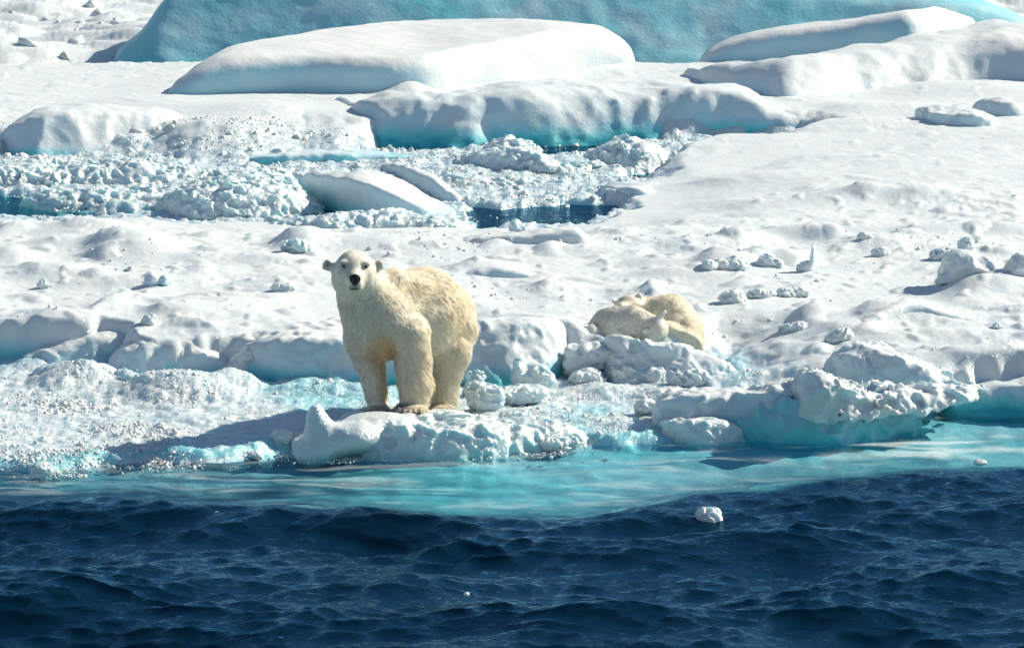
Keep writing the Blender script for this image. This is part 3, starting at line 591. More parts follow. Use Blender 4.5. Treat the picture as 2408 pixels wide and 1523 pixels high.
block("ice_block", "turquoise fronted bank at the far end of the near waterline", "ice block",
      [(2210, 945, 952, 972), (2270, 915, 930, 976), (2340, 895, 912, 978), (2420, 880, 900, 980), (2560, 880, 900, 985), (2700, 900, 915, 985)], 0.0,
      cell=0.03, k=0.08, fy=0.35, amp=0.05, fq=2.4, amp2=0.02, ice=0.06, foot=0.78, footw=0.24, seed=47, mind=0.6, bot=0.3)
block("snow_ridge", "lumpy snow parapet hiding the paws of the two cubs", "snow ridge",
      [(1372, 800, 803, 830), (1395, 790, 797, 850), (1430, 782, 792, 880), (1500, 790, 799, 884), (1560, 792, 804, 884), (1600, 798, 811, 882), (1650, 822, 834, 880), (1700, 846, 856, 876), (1740, 864, 866, 872)], 0.18,
      cell=0.02, k=0.07, fy=0.7, amp=0.07, fq=2.8, amp2=0.03, ice=0.05, foot=0.2, footw=0.12, shade_blue=0.08, seed=48, mind=0.12, bot=0.2, dmul=0.5)
print("blocks", time.time() - T0)
# ---------------------------------------------------------------- polar bears
def caps(P, a, b, ra, rb):         # round cone between two joints
    a = np.asarray(a, np.float32); b = np.asarray(b, np.float32)
    ab = b - a; t = np.clip(((P - a) @ ab) / float(ab @ ab + 1e-9), 0, 1)
    return np.linalg.norm(P - a - t[..., None] * ab, axis=-1) - (ra + (rb - ra) * t)
def ell(P, c, r, rot=None):
    q = P - np.asarray(c, np.float32)
    if rot is not None: q = q @ np.asarray(rot, np.float32)
    r = np.asarray(r, np.float32)
    k0 = np.linalg.norm(q / r, axis=-1); k1 = np.linalg.norm(q / (r * r), axis=-1) + 1e-6
    return k0 * (k0 - 1) / k1
def build_body(name, sdf, lo, hi, h, parent):
    V, Q = sdf_grid(lo, hi, h, lambda X, Y, Z: sdf(np.stack([X, Y, Z], -1)))
    return V, Q
def vnormals(V, Q):
    n = np.cross(V[Q[:, 2]] - V[Q[:, 0]], V[Q[:, 3]] - V[Q[:, 1]]); N = np.zeros_like(V)
    for i in range(4): np.add.at(N, Q[:, i], n)
    return N / (np.linalg.norm(N, axis=1)[:, None] + 1e-9)
def fur(name, V, Q, N, col, length, flow, count, seed, parent, rad=0.0016, skip=None, curl=0.25):
    """hair combed over the body: roots on the surface, laid along the flow"""
    rs = np.random.RandomState(seed)
    P0, P1, P2 = V[Q[:, 0]], V[Q[:, 1]], V[Q[:, 2]]; P3 = V[Q[:, 3]]
    area = 0.5 * np.linalg.norm(np.cross(P2 - P0, P3 - P1), axis=1); area = area / area.sum()
    f = rs.choice(len(Q), count, p=area)
    a, b = rs.rand(count, 1), rs.rand(count, 1)
    def mix(A): return (A[Q[f, 0]] * (1 - a) + A[Q[f, 1]] * a) * (1 - b) + (A[Q[f, 3]] * (1 - a) + A[Q[f, 2]] * a) * b
    P = mix(V); n = mix(N); n /= np.linalg.norm(n, axis=1)[:, None]
    L = mix(length[:, None])[:, 0] * (0.6 + 0.7 * rs.rand(count)); fl = mix(flow); cc = mix(col)
    keep = L > 0.004
    P, n, L, fl, cc = P[keep], n[keep], L[keep], fl[keep], cc[keep]; k = len(P)
    # tufts share a direction
    tf = np.stack([n3(P[:, 0], P[:, 1], P[:, 2], 14, s) for s in (61, 62, 63)], 1) * 1.1 + np.stack([n3(P[:, 0], P[:, 1], P[:, 2], 45, s) for s in (64, 65, 66)], 1) * 0.6
    d = fl + tf * curl * 2.2 + rs.normal(size=(k, 3)) * 0.13
    d -= n * np.sum(d * n, 1)[:, None]; d /= np.linalg.norm(d, axis=1)[:, None] + 1e-6
    pts = np.zeros((k, 5, 3))
    for i, t in enumerate((0, 0.25, 0.5, 0.75, 1.0)):
        lift = 0.38 * t - 0.12 * t * t
        pts[:, i] = P - n * 0.003 + d * (L * (0.82 * t + 0.1 * t * t))[:, None] + n * (L * lift)[:, None] + np.array([0, 0, -0.10]) * (L * t * t)[:, None]
    nl = n + 0.30 * tf + 0.12 * rs.normal(size=(k, 3)) + d * 0.15; nl /= np.linalg.norm(nl, axis=1)[:, None]
    side = np.cross(d, n) + n * 0.25 * rs.normal(size=(k, 1)); side /= np.linalg.norm(side, axis=1)[:, None]
    wd = rad * (0.7 + 0.6 * rs.rand(k))[:, None]
    pts = pts[:, [0, 2, 3, 4]]
    VV = np.concatenate([np.stack([pts[:, i] + side * wd * s_, pts[:, i] - side * wd * s_], 1) for i, s_ in ((0, 1.0), (1, 0.9), (2, 0.6), (3, 0.1))], 1)   # k, 8, 3
    QQ = np.array([(0, 2, 3, 1), (2, 4, 5, 3), (4, 6, 7, 5)])[None] + 8 * np.arange(k)[:, None, None]
    tone = (0.86 + 0.22 * rs.rand(k))[:, None] * (1 + 0.20 * n3(P[:, 0], P[:, 1], P[:, 2], 22, 71))[:, None]
    cc = np.clip(cc * tone, 0, 0.96)
    o = mesh_from(name, VV.reshape(-1, 3), QQ.reshape(-1, 4), M_fur, parent=parent, cols={"col": np.repeat(cc, 8, 0)})
    o.data.normals_split_custom_set_from_vertices(np.repeat(nl, 8, 0).astype(np.float32))
    return o
def empty(name, loc):
    o = bpy.data.objects.new(name, None); C.objects.link(o); o.location = loc; o.empty_display_size = 0.2; return o
def hit(sdf, u, v, t0, t1):        # where the line of sight first meets a body
    d = ray(u, v); d = d / np.linalg.norm(d); t = t0
    for _ in range(400):
        p = (CAM + d * t).astype(np.float32); s = float(sdf(p[None, None, None])[0, 0, 0])
        if s < 0.0015: return np.array(p, float)
        t += max(0.002, s * 0.6)
        if t > t1: break
    return None
# --- the standing bear; joints given in crop units (cx, cy) with their own depth y
BX0, BPX, BPY = 0.0, 700.0, 1390.0
BASE = atz(941.4, 975.5, 0.225)          # where the line through crop (700, 1390) meets the ledge
def B(cx, cy, y):
    u = (780 + cx / 3.173) / 1.0631; v = (600 + cy / 3.173) / 1.0631
    return aty(u, v, BASE[1] + y)
print("bear base", BASE)
def w3(*a): return np.array(a)
hc = B(335, 215, 0.0)
bear_parts = []
def bear_sdf(P):
    K = lambda a, b, ra, rb: caps(P, B(*a), B(*b), ra, rb)
    body = ell(P, B(870, 550, .74), (.39, .46, .37))
    body = smin(body, K((560, 610, .24), (880, 560, .80), .30, .36), .10)
    body = smin(body, K((880, 560, .82), (1030, 600, 1.25), .36, .305), .12)
    body = smin(body, ell(P, B(1045, 640, 1.20), (.272, .35, .350)), .08)
    body = smin(body, K((860, 700, .6), (1020, 720, 1.08), .27, .25), .08)
    neck = K((345, 300, .10), (480, 540, .22), .215, .295)
    neck = smin(neck, K((430, 480, .18), (500, 700, .20), .24, .285), .08)
    body = smin(body, neck, .09)
    body = smin(body, K((650, 330, .32), (760, 420, .5), .13, .20), .12)     # nape to shoulder
    body = smin(body, K((520, 740, .16), (640, 720, .14), .235, .23), .07)    # breast
    # far fore leg
    leg = K((385, 780, .18), (455, 960, .20), .160, .138)
    leg = smin(leg, K((455, 960, .20), (512, 1220, .14), .136, .100), .04)
    leg = smin(leg, K((512, 1220, .14), (520, 1320, .10), .100, .088), .03)
    leg = smin(leg, ell(P, B(520, 1345, .02), (.120, .17, .050)), .04)
    body = smin(body, leg, .05)
    # near fore leg
    leg = K((770, 740, .12), (795, 950, .10), .185, .160)
    leg = smin(leg, K((795, 950, .10), (812, 1130, .02), .160, .148), .04)
    leg = smin(leg, K((812, 1130, .02), (800, 1300, -.03), .148, .105), .04)
    leg = smin(leg, ell(P, B(775, 1350, -.12), (.155, .19, .062)), .05)
    body = smin(body, leg, .05)
    # near hind leg: thigh, shank, hock and paw
    leg = K((1108, 720, .95), (1095, 880, .80), .232, .162)
    leg = smin(leg, K((1110, 880, .80), (1055, 1130, .78), .160, .105), .06)
    leg = smin(leg, K((1055, 1130, .78), (1050, 1290, .72), .115, .108), .04)
    leg = smin(leg, ell(P, B(1020, 1350, .60), (.115, .17, .055)), .04)
    body = smin(body, leg, .06)
    # far hind leg, mostly hidden
    leg = K((930, 760, 1.15), (880, 950, 1.10), .22, .15)
    leg = smin(leg, K((880, 950, 1.10), (850, 1270, 1.05), .13, .095), .05)
    leg = smin(leg, ell(P, B(835, 1320, .98), (.10, .15, .05)), .04)
    body = smin(body, leg, .06)
    # head: long skull, broad cheeks, tapering muzzle
    head = ell(P, B(335, 222, .02), (.190, .24, .150))
    head = smin(head, ell(P, B(330, 165, .04), (.125, .17, .085)), .05)
    head = smin(head, ell(P, B(337, 305, .07), (.208, .20, .185)), .06)
    muz = K((338, 280, -.12), (341, 322, -.34), .105, .068)
    muz = smin(muz, K((338, 345, -.10), (341, 362, -.32), .092, .056), .03)
    head = smin(head, muz, .035)
    head = smin(head, ell(P, B(250, 178, -.13), (.04, .05, .022)), .03)      # brow ridges
    head = smin(head, ell(P, B(430, 183, -.13), (.04, .05, .022)), .03)
    for cx, cy in ((252, 210), (427, 213)):                                     # eye hollows
        e = np.linalg.norm(P - B(cx, cy, -.225).astype(np.float32), axis=-1) - .050
        head = smax(head, -e, .025)
    body = smin(body, head, .045)
    for cx, cy, s in ((128, 190, -1), (532, 196, 1)):                           # ears
        ear = ell(P, B(cx, cy, .06), (.043, .028, .048))
        ear = smax(ear, -(np.linalg.norm(P - B(cx + 4 * s, cy + 4, .025).astype(np.float32), axis=-1) - .026), .012)
        body = smin(body, smin(ear, caps(P, B(cx, cy + 16, .07), B(335 + s * 130, cy + 40, .07), .035, .05), .03), .03)
    for i in range(5):                                                          # toes
        body = smin(body, ell(P, B(462 + 33 * i, 1358 - 5 * abs(i - 2), -.115 - .02 * (2 - abs(i - 2))), (.024, .055, .032)), .012)
        body = smin(body, ell(P, B(688 + 42 * i, 1372 - 7 * abs(i - 2), -.27 - .02 * (2 - abs(i - 2))), (.029, .065, .038)), .012)
    # muscle and fat under the coat
    body = body + 0.012 * n3(P[..., 0], P[..., 1], P[..., 2], 4.0, 81) + 0.004 * n3(P[..., 0], P[..., 1], P[..., 2], 12, 82)
    # mouth line
    return body
c0 = B(700, 800, 0.5)
bear = empty("polar_bear", tuple(B(700, 1380, 0.3)))
lo = np.array([B(60, 0, 0)[0], BASE[1] - .55, BASE[2] - .25]); hi = np.array([B(1400, 0, 0)[0], BASE[1] + 1.62, BASE[2] + 1.62])
V, Q = sdf_grid(lo, hi, 0.0125, lambda X, Y, Z: bear_sdf(np.stack([X, Y, Z], -1)))
N = vnormals(V, Q)
def crop(V):                        # crop coordinates of points (for colouring by region of the body)
    q = V - CAM; z = q[:, 1] * _c - q[:, 2] * _s; a = q[:, 0] / z * F_U + 1204; b = 761.5 - (q[:, 1] * _s + q[:, 2] * _c) / z * F_U
    return (a * 1.0631 - 780) * 3.173, (b * 1.0631 - 600) * 3.173
cx, cy = crop(V); yy = V[:, 1] - BASE[1]
def gs(a, b, ra, rb): return np.exp(-((cx - a) / ra) ** 2 - ((cy - b) / rb) ** 2)
white = np.array([0.86, 0.84, 0.75]); cream = np.array([0.93, 0.87, 0.72]); gold = np.array([0.84, 0.68, 0.42]); rust = np.array([0.50, 0.24, 0.06]); grey = np.array([0.20, 0.19, 0.18])
tcr = np.clip(0.32 + 0.75 * sstep(430, 850, cx) + 0.5 * n3(V[:, 0], V[:, 1], V[:, 2], 3.2, 91), 0, 1)
col = white[None] * (1 - tcr[:, None]) + cream[None] * tcr[:, None]
def blend(c, a): 
    global col
    a = np.clip(a, 0, 1)[:, None]; col = col * (1 - a) + c[None] * a
blend(white * np.array([.95, .93, .88]), 0.75 * gs(320, 300, 260, 240) * (yy < .35))
blend(rust, 1.2 * gs(560, 880, 95, 110)); blend(gold, 0.9 * gs(560, 960, 60, 260) * (cx < 660)); blend(gold, 0.6 * gs(500, 830, 90, 80))
blend(gold, 0.45 * gs(900, 380, 260, 90)); blend(gold, 0.45 * gs(1180, 700, 90, 300)); blend(gold, 0.65 * gs(975, 1150, 70, 260)); blend(gold, .35 * gs(860, 1000, 50, 250)); blend(gold, .4 * gs(590, 1150, 40, 150)); blend(gold, 0.35 * gs(1120, 560, 90, 160)); blend(gold, 0.35 * gs(940, 880, 40, 120)); blend(gold, 0.25 * gs(620, 330, 60, 160))
low = sstep(1290, 1345, cy + 20 * n3(V[:, 0], V[:, 1], V[:, 2], 12, 92))
blend(np.array([0.42, 0.34, 0.24]), 0.65 * low)
blend(grey, 1.2 * gs(700, 1330, 60, 30)); blend(grey, 0.9 * gs(540, 1350, 60, 22)); blend(grey, .6 * gs(460, 1355, 30, 20))
blend(grey, 0.8 * gs(126, 195, 16, 24)); blend(grey * 1.6, 0.6 * gs(528, 200, 16, 24) * (yy < .3))
dark = np.array([0.035, 0.033, 0.035])
fr_ = (yy < -.15)
blend(dark * 4, 0.8 * gs(341, 372, 60, 22) * fr_)
blend(dark, 1.5 * gs(252, 209, 17, 12) * (yy < 0)); blend(dark, 1.5 * gs(427, 212, 16, 11) * (yy < 0)); blend(grey * 2.4, .45 * gs(335, 270, 26, 34) * fr_)
body = mesh_from("body", V, Q, M_skin, parent=bear, cols={"col": col})
body.matrix_parent_inverse = bear.matrix_world.inverted()
def keepw(o, par): o.parent = par; o.location = tuple(Vector(o.location) - Vector(par.location)); return o
body.matrix_parent_inverse.identity(); body.location = tuple(-Vector(bear.location))
# hair length, shorter on the face and paws
LN = 0.045 + 0.03 * sstep(600, 1000, cx) + 0.03 * gs(560, 920, 90, 120) + 0.022 * sstep(800, 1100, cy) * (cx > 640)
face = sstep(1.25, 0.75, np.sqrt(((cx - 335) / 250) ** 2 + ((cy - 260) / 210) ** 2)) * (yy < .3)
LN = LN * (1 - face) + 0.022 * face
LN *= 1 - 0.45 * sstep(1250, 1340, cy)
LN = np.where(fr_ & (np.sqrt(((cx - 341) / 70) ** 2 + ((cy - 335) / 62) ** 2) < 1), 0.0, LN)
for ex, ey in ((252, 209), (427, 212)): LN = np.where((np.hypot(cx - ex, (cy - ey) * 1.3) < 18) & (yy < 0.05), 0, LN)
# coat lies back from the nose, down the sides and legs
fx = 0.55 * sstep(300, 800, cx) - 0.35 * (1 - sstep(150, 330, cx)); fz = -0.95 + 0.35 * sstep(700, 350, cy)
flow = np.stack([fx, 0.35 + 0 * fx, fz], 1)
fur("fur", V - np.array(bear.location), Q, N, col, LN, flow, 75000, 5, bear, rad=0.0030, curl=0.30)
def small(name, c, r, m, parent, loc0, rot=None, subdiv=16, bend=None):
    n = subdiv; th = np.linspace(0, math.pi, n + 1); ph = np.linspace(0, 2 * math.pi, 2 * n, endpoint=False)
    T, Pp = np.meshgrid(th, ph, indexing='ij')
    S = np.stack([np.sin(T) * np.cos(Pp), np.sin(T) * np.sin(Pp), np.cos(T)], -1)
    if bend: S = bend(S)
    W = S * np.array(r)
    if rot is not None: W = W @ np.array(rot).T
    nx = 2 * n; idx = np.arange((n + 1) * nx).reshape(n + 1, nx)
    Qd = np.stack([idx[:-1], idx[1:], np.roll(idx[1:], -1, 1), np.roll(idx[:-1], -1, 1)], -1).reshape(-1, 4)
    o = mesh_from(name, W.reshape(-1, 3), Qd, m, parent=parent); o.location = tuple(np.array(c) - np.array(loc0)); return o
L0 = np.array(bear.location)
for ex, ey in ((252, 208), (427, 213)):
    u = (780 + ex / 3.173) / 1.0631; v = (600 + ey / 3.173) / 1.0631
    p = hit(bear_sdf, u, v, 55, 66)
    small("eye", p + np.array([0, .004, 0]), (.0170, .013, .0140), M_eye, bear, L0)
u = (780 + 341 / 3.173) / 1.0631; v = (600 + 322 / 3.173) / 1.0631
p = hit(bear_sdf, u, v, 55, 66)
def nosebend(S):
    S = S.copy(); S[..., 0] *= 0.78 + 0.30 * S[..., 2]; S[..., 2] *= 1.0
    for sx in (-1, 1):
        k = np.exp(-(((S[..., 0] - sx * .48) / .2) ** 2 + ((S[..., 2] + .02) / .22) ** 2)) * (S[..., 1] < 0); S[..., 1] += 0.45 * k
    return S
nose = small("nose", p + np.array([0, .012, 0.004]), (.066, .036, .056), M_nose, bear, L0, bend=nosebend, subdiv=24)
# mouth: a dark drooping lip line under the nose
def tube(name, pts, rr, m, parent, loc0):
    pts = np.array(pts); n = len(pts); k = 8; Vv = []
    for i in range(n):
        t = pts[min(i + 1, n - 1)] - pts[max(i - 1, 0)]; t /= np.linalg.norm(t)
        a = np.cross(t, [0, 0.3, 1.0]); a /= np.linalg.norm(a); b = np.cross(t, a)
        for j in range(k): Vv.append(pts[i] + rr[i] * (a * math.cos(j * 2 * math.pi / k) + b * math.sin(j * 2 * math.pi / k)))
    Vv = np.array(Vv); idx = np.arange(n * k).reshape(n, k)
    Qd = np.stack([idx[:-1], np.roll(idx[:-1], -1, 1), np.roll(idx[1:], -1, 1), idx[1:]], -1).reshape(-1, 4)
    return mesh_from(name, Vv - np.array(loc0), Qd, m, parent=parent)
mp_ = []
for q in ((296, 378), (310, 388), (328, 391), (343, 386), (358, 390), (374, 388), (388, 378)):
    u = (780 + q[0] / 3.173) / 1.0631; v = (600 + q[1] / 3.173) / 1.0631
    h_ = hit(bear_sdf, u, v, 55, 66)
    if h_ is not None: mp_.append(h_ + np.array([0, -.001, 0]))
tube("mouth", mp_, [.003] + [.0065] * (len(mp_) - 2) + [.003], M_nose, bear, L0)
for (qx, qy) in ((462, 1352), (495, 1360), (528, 1363), (561, 1360), (594, 1352), (688, 1368), (730, 1378), (772, 1384), (814, 1380), (856, 1368), (985, 1366), (1015, 1372), (1050, 1374)):
    u = (780 + qx / 3.173) / 1.0631; v = (600 + qy / 3.173) / 1.0631
    h_ = hit(bear_sdf, u, v, 55, 66)
    if h_ is None: h_ = B(qx, qy, -.12 if qx < 900 else .45) + np.array([0, 0, .01])
    small("claw", h_ + np.array([0, -.022, -.002]), (.010, .034, .010), M_claw, bear, L0, rot=[[1, 0, 0], [0, .86, .5], [0, -.5, .86]], subdiv=6)
tag(bear, "adult polar bear standing on the ice ledge and facing the camera", "polar bear", None)
print("bear", time.time() - T0)
# --- the two cubs asleep behind the snow parapet; crop units from their own close-up, 7.08 per source px
CY0 = float(atz(1510, 803, 0.40)[1]); print("cubs y", CY0)
def K2(cx, cy, y):
    return aty((1440 + cx / 7.083) / 1.0631, (710 + cy / 7.083) / 1.0631, CY0 + y)
def cub_front(P):
    K = lambda a, b, ra, rb: caps(P, K2(*a), K2(*b), ra, rb)
    d = ell(P, K2(760, 740, .40), (.27, .24, .19))
    d = smin(d, K((560, 760, .38), (1000, 740, .36), .165, .185), .06)
    d = smin(d, K((1000, 700, .36), (1330, 760, .32), .17, .125), .06)
    d = smin(d, ell(P, K2(1430, 800, .24), (.115, .13, .125)), .035)          # head laid down
    d = smin(d, K((1430, 880, .16), (1330, 985, .10), .075, .05), .03)
    d = smin(d, ell(P, K2(820, 880, .30), (.27, .20, .11)), .05)
    d = smin(d, ell(P, K2(285, 850, .20), (.075, .09, .080)), .008)            # curled hind paw
    d = smin(d, K((420, 800, .34), (560, 860, .3), .12, .13), .04)
    d = smin(d, K((1465, 610, .22), (1565, 495, .22), .040, .022), .02)       # raised ear
    d = smin(d, ell(P, K2(1250, 830, .13), (.036, .025, .034)), .012)         # other ear
    return d + 0.008 * n3(P[..., 0], P[..., 1], P[..., 2], 6, 83)
def cub_back(P):
    K = lambda a, b, ra, rb: caps(P, K2(*a), K2(*b), ra, rb)
    d = ell(P, K2(1620, 640, .78), (.28, .26, .20))
    d = smin(d, K((1250, 430, .85), (1650, 560, .82), .12, .20), .07)
    d = smin(d, K((1650, 560, .80), (1940, 800, .68), .20, .185), .07)
    d = smin(d, ell(P, K2(1990, 980, .52), (.16, .18, .22)), .05)             # haunch
    d = smin(d, K((2040, 980, .50), (2080, 1150, .45), .085, .07), .04)
    d = smin(d, K((1700, 820, .6), (1800, 980, .55), .15, .14), .05)
    d = smin(d, K((1600, 880, .40), (2010, 1110, .36), .13, .13), .06)
    d = smin(d, ell(P, K2(960, 345, .78), (.135, .13, .085)), .05)            # head
    d = smin(d, K((960, 360, .75), (800, 420, .60), .085, .05), .03)
    d = smin(d, K((745, 370, .80), (655, 300, .80), .030, .014), .015)        # far ear
    d = smin(d, ell(P, K2(1115, 240, .76), (.038, .022, .050)), .02)          # near ear
    return d + 0.008 * n3(P[..., 0], P[..., 1], P[..., 2], 6, 84)
def cub(label, f, blo, bhi, base, cfun, seed, flowf, cnt, grp="polar bear cubs asleep together"):
    root = empty("polar_bear_cub", tuple(base))
    V, Q = sdf_grid(blo, bhi, 0.011, lambda X, Y, Z: f(np.stack([X, Y, Z], -1)))
    N = vnormals(V, Q)
    q = V - CAM; z = q[:, 1] * _c - q[:, 2] * _s
    a = ((q[:, 0] / z * F_U + 1204) * 1.0631 - 1440) * 7.083; b = ((761.5 - (q[:, 1] * _s + q[:, 2] * _c) / z * F_U) * 1.0631 - 710) * 7.083
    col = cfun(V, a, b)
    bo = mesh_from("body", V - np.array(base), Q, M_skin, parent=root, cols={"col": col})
    L = np.full(len(V), 0.030) + 0.01 * n3(V[:, 0], V[:, 1], V[:, 2], 5, 85)
    if seed == 6:
        L *= 1 - 0.3 * np.exp(-((a - 1430) / 240) ** 2 - ((b - 780) / 260) ** 2)
        L = np.where(b < 640, np.where(a > 1400, .014, L), L); L = np.where((a < 440) & (b > 700), .014, L)
    else: L = np.where((b < 420) & (a < 1220), .012, L)
    fur("fur", V - np.array(base), Q, N, col, L, flowf(V), cnt, seed, root, rad=0.0026, curl=0.4)
    return tag(root, label, "polar bear cub", grp)
def c1(V, a, b):
    t = np.clip(0.35 + 0.5 * n3(V[:, 0], V[:, 1], V[:, 2], 4, 93), 0, 1)[:, None]
    c = np.array([[0.90, 0.88, 0.80]]) * (1 - t) + np.array([[0.88, 0.83, 0.70]]) * t
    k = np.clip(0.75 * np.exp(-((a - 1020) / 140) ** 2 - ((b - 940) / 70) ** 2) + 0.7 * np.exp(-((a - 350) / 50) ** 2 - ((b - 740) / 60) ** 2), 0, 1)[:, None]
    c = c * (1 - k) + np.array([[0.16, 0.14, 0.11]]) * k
    return c
def c2(V, a, b):
    t = np.clip(0.6 + 0.5 * n3(V[:, 0], V[:, 1], V[:, 2], 4, 94), 0, 1)[:, None]
    c = np.array([[0.92, 0.87, 0.74]]) * (1 - t) + np.array([[0.92, 0.83, 0.64]]) * t
    k = np.clip(0.8 * np.exp(-((a - 900) / 150) ** 2 - ((b - 270) / 60) ** 2), 0, 1)[:, None]  # shade over the head, painted into the coat colour
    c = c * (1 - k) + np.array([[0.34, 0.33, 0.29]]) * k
    return c
b1 = K2(800, 1060, .30)
cub("pale cub curled up in front with its upright ear and head laid down", cub_front, K2(60, 1250, .0) + np.array([0, 0, 0]), K2(1780, 200, .75), b1, c1, 6, lambda V: np.tile([[-0.6, .1, -.5]], (len(V), 1)), 24000)
b2 = K2(1700, 1060, .7)
cub("yellower cub lying behind the pale cub with its rump towards open snow", cub_back, K2(560, 1400, .3), K2(2360, -200, 1.25), b2, c2, 7, lambda V: np.tile([[0.7, -.1, -.5]], (len(V), 1)), 30000)
print("cubs", time.time() - T0)
# ---------------------------------------------------------------- single chunks of ice on the floe: u, base v, width, height, squareness, label, group
def chunk(u, v, wd, ht, label, group, seed, box=0.3, ice=0.08, lean=0.0, dm=0.75, m=None, parts=None, zoff=0.0, name="ice_chunk", cat="ice chunk", rough=0.17, zb=None):
    z0 = 0.45 if zb is None else zb
    p = atz(u, v, z0)
    if zb is None:
        for _ in range(3):
            z0 = zt(p[0], p[1]); p = atz(u, v, z0)
    k = upm(p[1]); W, H = wd / k, ht / k; D = W * dm
    base = np.array([p[0], p[1] + D * 0.45, z0 + zoff])
    if zb is None: base[2] = min(z0, zt(base[0], base[1])) + zoff - 0.2 * H
    h_ = max(0.007, min(W, H) / 20)
    parts = parts or [(0, 0.38, 0.5, 0.62)]
    def f(X, Y, Z):
        d = None
        for (ox, oz, rx, rz) in parts:
            q = [np.abs((X - ox * W - lean * Z) / (rx * W)), np.abs(Y / (0.5 * D)), np.abs((Z - oz * H) / (rz * H))]
            pw = 1.7 + 2.5 * box; e = (q[0] ** pw + q[1] ** pw + q[2] ** pw) ** (1 / pw) - 1
            e = e * min(rx * W, rz * H, 0.5 * D)
            d = e if d is None else smin(d, e, 0.05 * min(W, 4 * H))
        s = min(W, H * 2)
        return d + 1.3 * s * rough * n3(X + seed, Y, Z, 1.5 / s, seed) - 0.22 * s * rough + s * rough * 1.5 * np.abs(n3(X, Y + seed, Z, 4.2 / s, seed + 1)) + s * rough * .5 * np.abs(n3(X, Y, Z, 9 / s, seed + 2))
    ext = max(abs(a[0]) + a[2] for a in parts) * W * 1.25; top = max(a[1] + a[3] for a in parts) * H * 1.2
    V, Q = sdf_grid((-ext - abs(lean) * top, -D * .65, -0.4 * H), (ext + abs(lean) * top, D * .65, top), h_, f)
    a = ice + 0.10 * n3(V[:, 0], V[:, 1], V[:, 2], 3, seed) + 0.25 * sstep(0.12, -0.02, V[:, 2]) * (ice > 0.15)
    o = mesh_from(name, V, Q, m or M_ice, attrs={"ice": np.clip(a, 0, 1)}); o.location = tuple(base)
    return tag(o, label, cat, group)
GB = "large loose ice chunks on the floe"
chunk(2287, 664, 150, 78, "largest rounded ice boulder, casting a blue shadow to its left", GB, 1, 0.1, parts=[(0, .35, .5, .55), (-.12, .62, .3, .42), (.2, .45, .3, .4)], dm=.6)
chunk(2405, 668, 90, 74, "ice boulder cut off by the edge of the photo beside the largest one", GB, 2, 0.2)
chunk(2232, 615, 80, 34, "low pale lump just behind the largest ice boulder", GB, 3, 0.1, parts=[(0, .4, .5, .6)])
chunk(2275, 588, 42, 38, "small upright snow lump farther behind the largest ice boulder", GB, 4, 0.0)
chunk(1893, 640, 44, 34, "snow lump carrying a thin upright finger of ice", GB, 5, 0.0, parts=[(0, .35, .5, .6), (.33, 1.2, .13, .95)], lean=.08, rough=.08, dm=.6)
chunk(1808, 628, 62, 36, "knobbly snow lump left of the one with the ice finger", GB, 6, 0.1, parts=[(0, .4, .4, .6), (.35, .3, .25, .4)])
chunk(1722, 636, 84, 32, "wide low snow lump with two humps on the slope behind the cubs", GB, 7, 0.1, parts=[(-.25, .35, .25, .55), (.15, .4, .35, .65)])
chunk(1668, 632, 48, 24, "small snow lump left of the two humped one", GB, 8, 0.1)
chunk(1722, 714, 68, 34, "grey shaded snow lump up the slope from the rear cub", GB, 9, 0.1)
chunk(1790, 700, 60, 24, "flat snow lump right of the grey shaded one", GB, 10, 0.2)
chunk(1858, 698, 72, 26, "broad flat snow lump farthest right in the row above the rear cub", GB, 11, 0.2)
chunk(1875, 783, 74, 30, "snow lump with a dark shaded base left of the long ramp", GB, 12, 0.15)
chunk(1822, 770, 66, 20, "thin snow lump behind the one with the dark shaded base", GB, 13, 0.1)
chunk(1968, 780, 62, 34, "leaning snow lump at the low end of the long ramp", GB, 14, 0.1, lean=.4)
chunk(2350, 768, 40, 18, "small shaded snow lump beyond the high end of the long ramp", GB, 15, 0.0)
chunk(2075, 600, 46, 24, "little peaked snow lump between the ice finger and the boulders", GB, 16, 0.0)
chunk(2030, 562, 36, 20, "small grey lump near the paired drifts behind the ice finger", GB, 17, 0.0)
chunk(1860, 922, 44, 40, "round snowball shaped lump left of the overhanging ledge", GB, 18, 0.0, rough=.1)
chunk(372, 668, 66, 34, "pale glassy double lump on the flat snow beyond the wide mound", GB, 19, 0.0, ice=.2, parts=[(-.2, .4, .32, .6), (.22, .36, .3, .55)], rough=.08)
chunk(672, 686, 64, 24, "white glassy lump just left of the standing bear's head", GB, 20, 0.2, ice=.15, rough=.1)
chunk(85, 762, 68, 34, "two lobed snow lump near the left edge above the slush", GB, 21, 0.1, parts=[(-.15, .35, .35, .5), (.2, .5, .28, .55)])
chunk(160, 775, 120, 26, "long low snow lump right of the two lobed one", GB, 22, 0.2)
chunk(104, 648, 36, 26, "small round lump on top of a drift near the left edge", GB, 23, 0.0)
chunk(290, 768, 50, 30, "crumbly lump leaning on the dark drift behind the wide mound", GB, 24, 0.1)
chunk(348, 765, 44, 34, "jagged snow lump right of the crumbly one", GB, 25, 0.2)
chunk(210, 805, 60, 24, "snow lump on the crest of the sloping mound", GB, 26, 0.1)
chunk(585, 892, 118, 66, "big lumpy snow boulder leaning on the smooth ridge left of the bear", GB, 27, 0.1, parts=[(-.1, .35, .38, .5), (-.05, .7, .25, .35), (.28, .3, .25, .4)], zb=.10, ice=.06)
chunk(540, 912, 56, 36, "rounded wet lump at the foot of the lumpy snow boulder", GB, 28, 0.2, ice=.2, zb=.08, m=M_slush)
chunk(470, 912, 90, 22, "low row of wet crumbs below the wide mound", GB, 29, 0.2, ice=.2, zb=.08, m=M_slush)
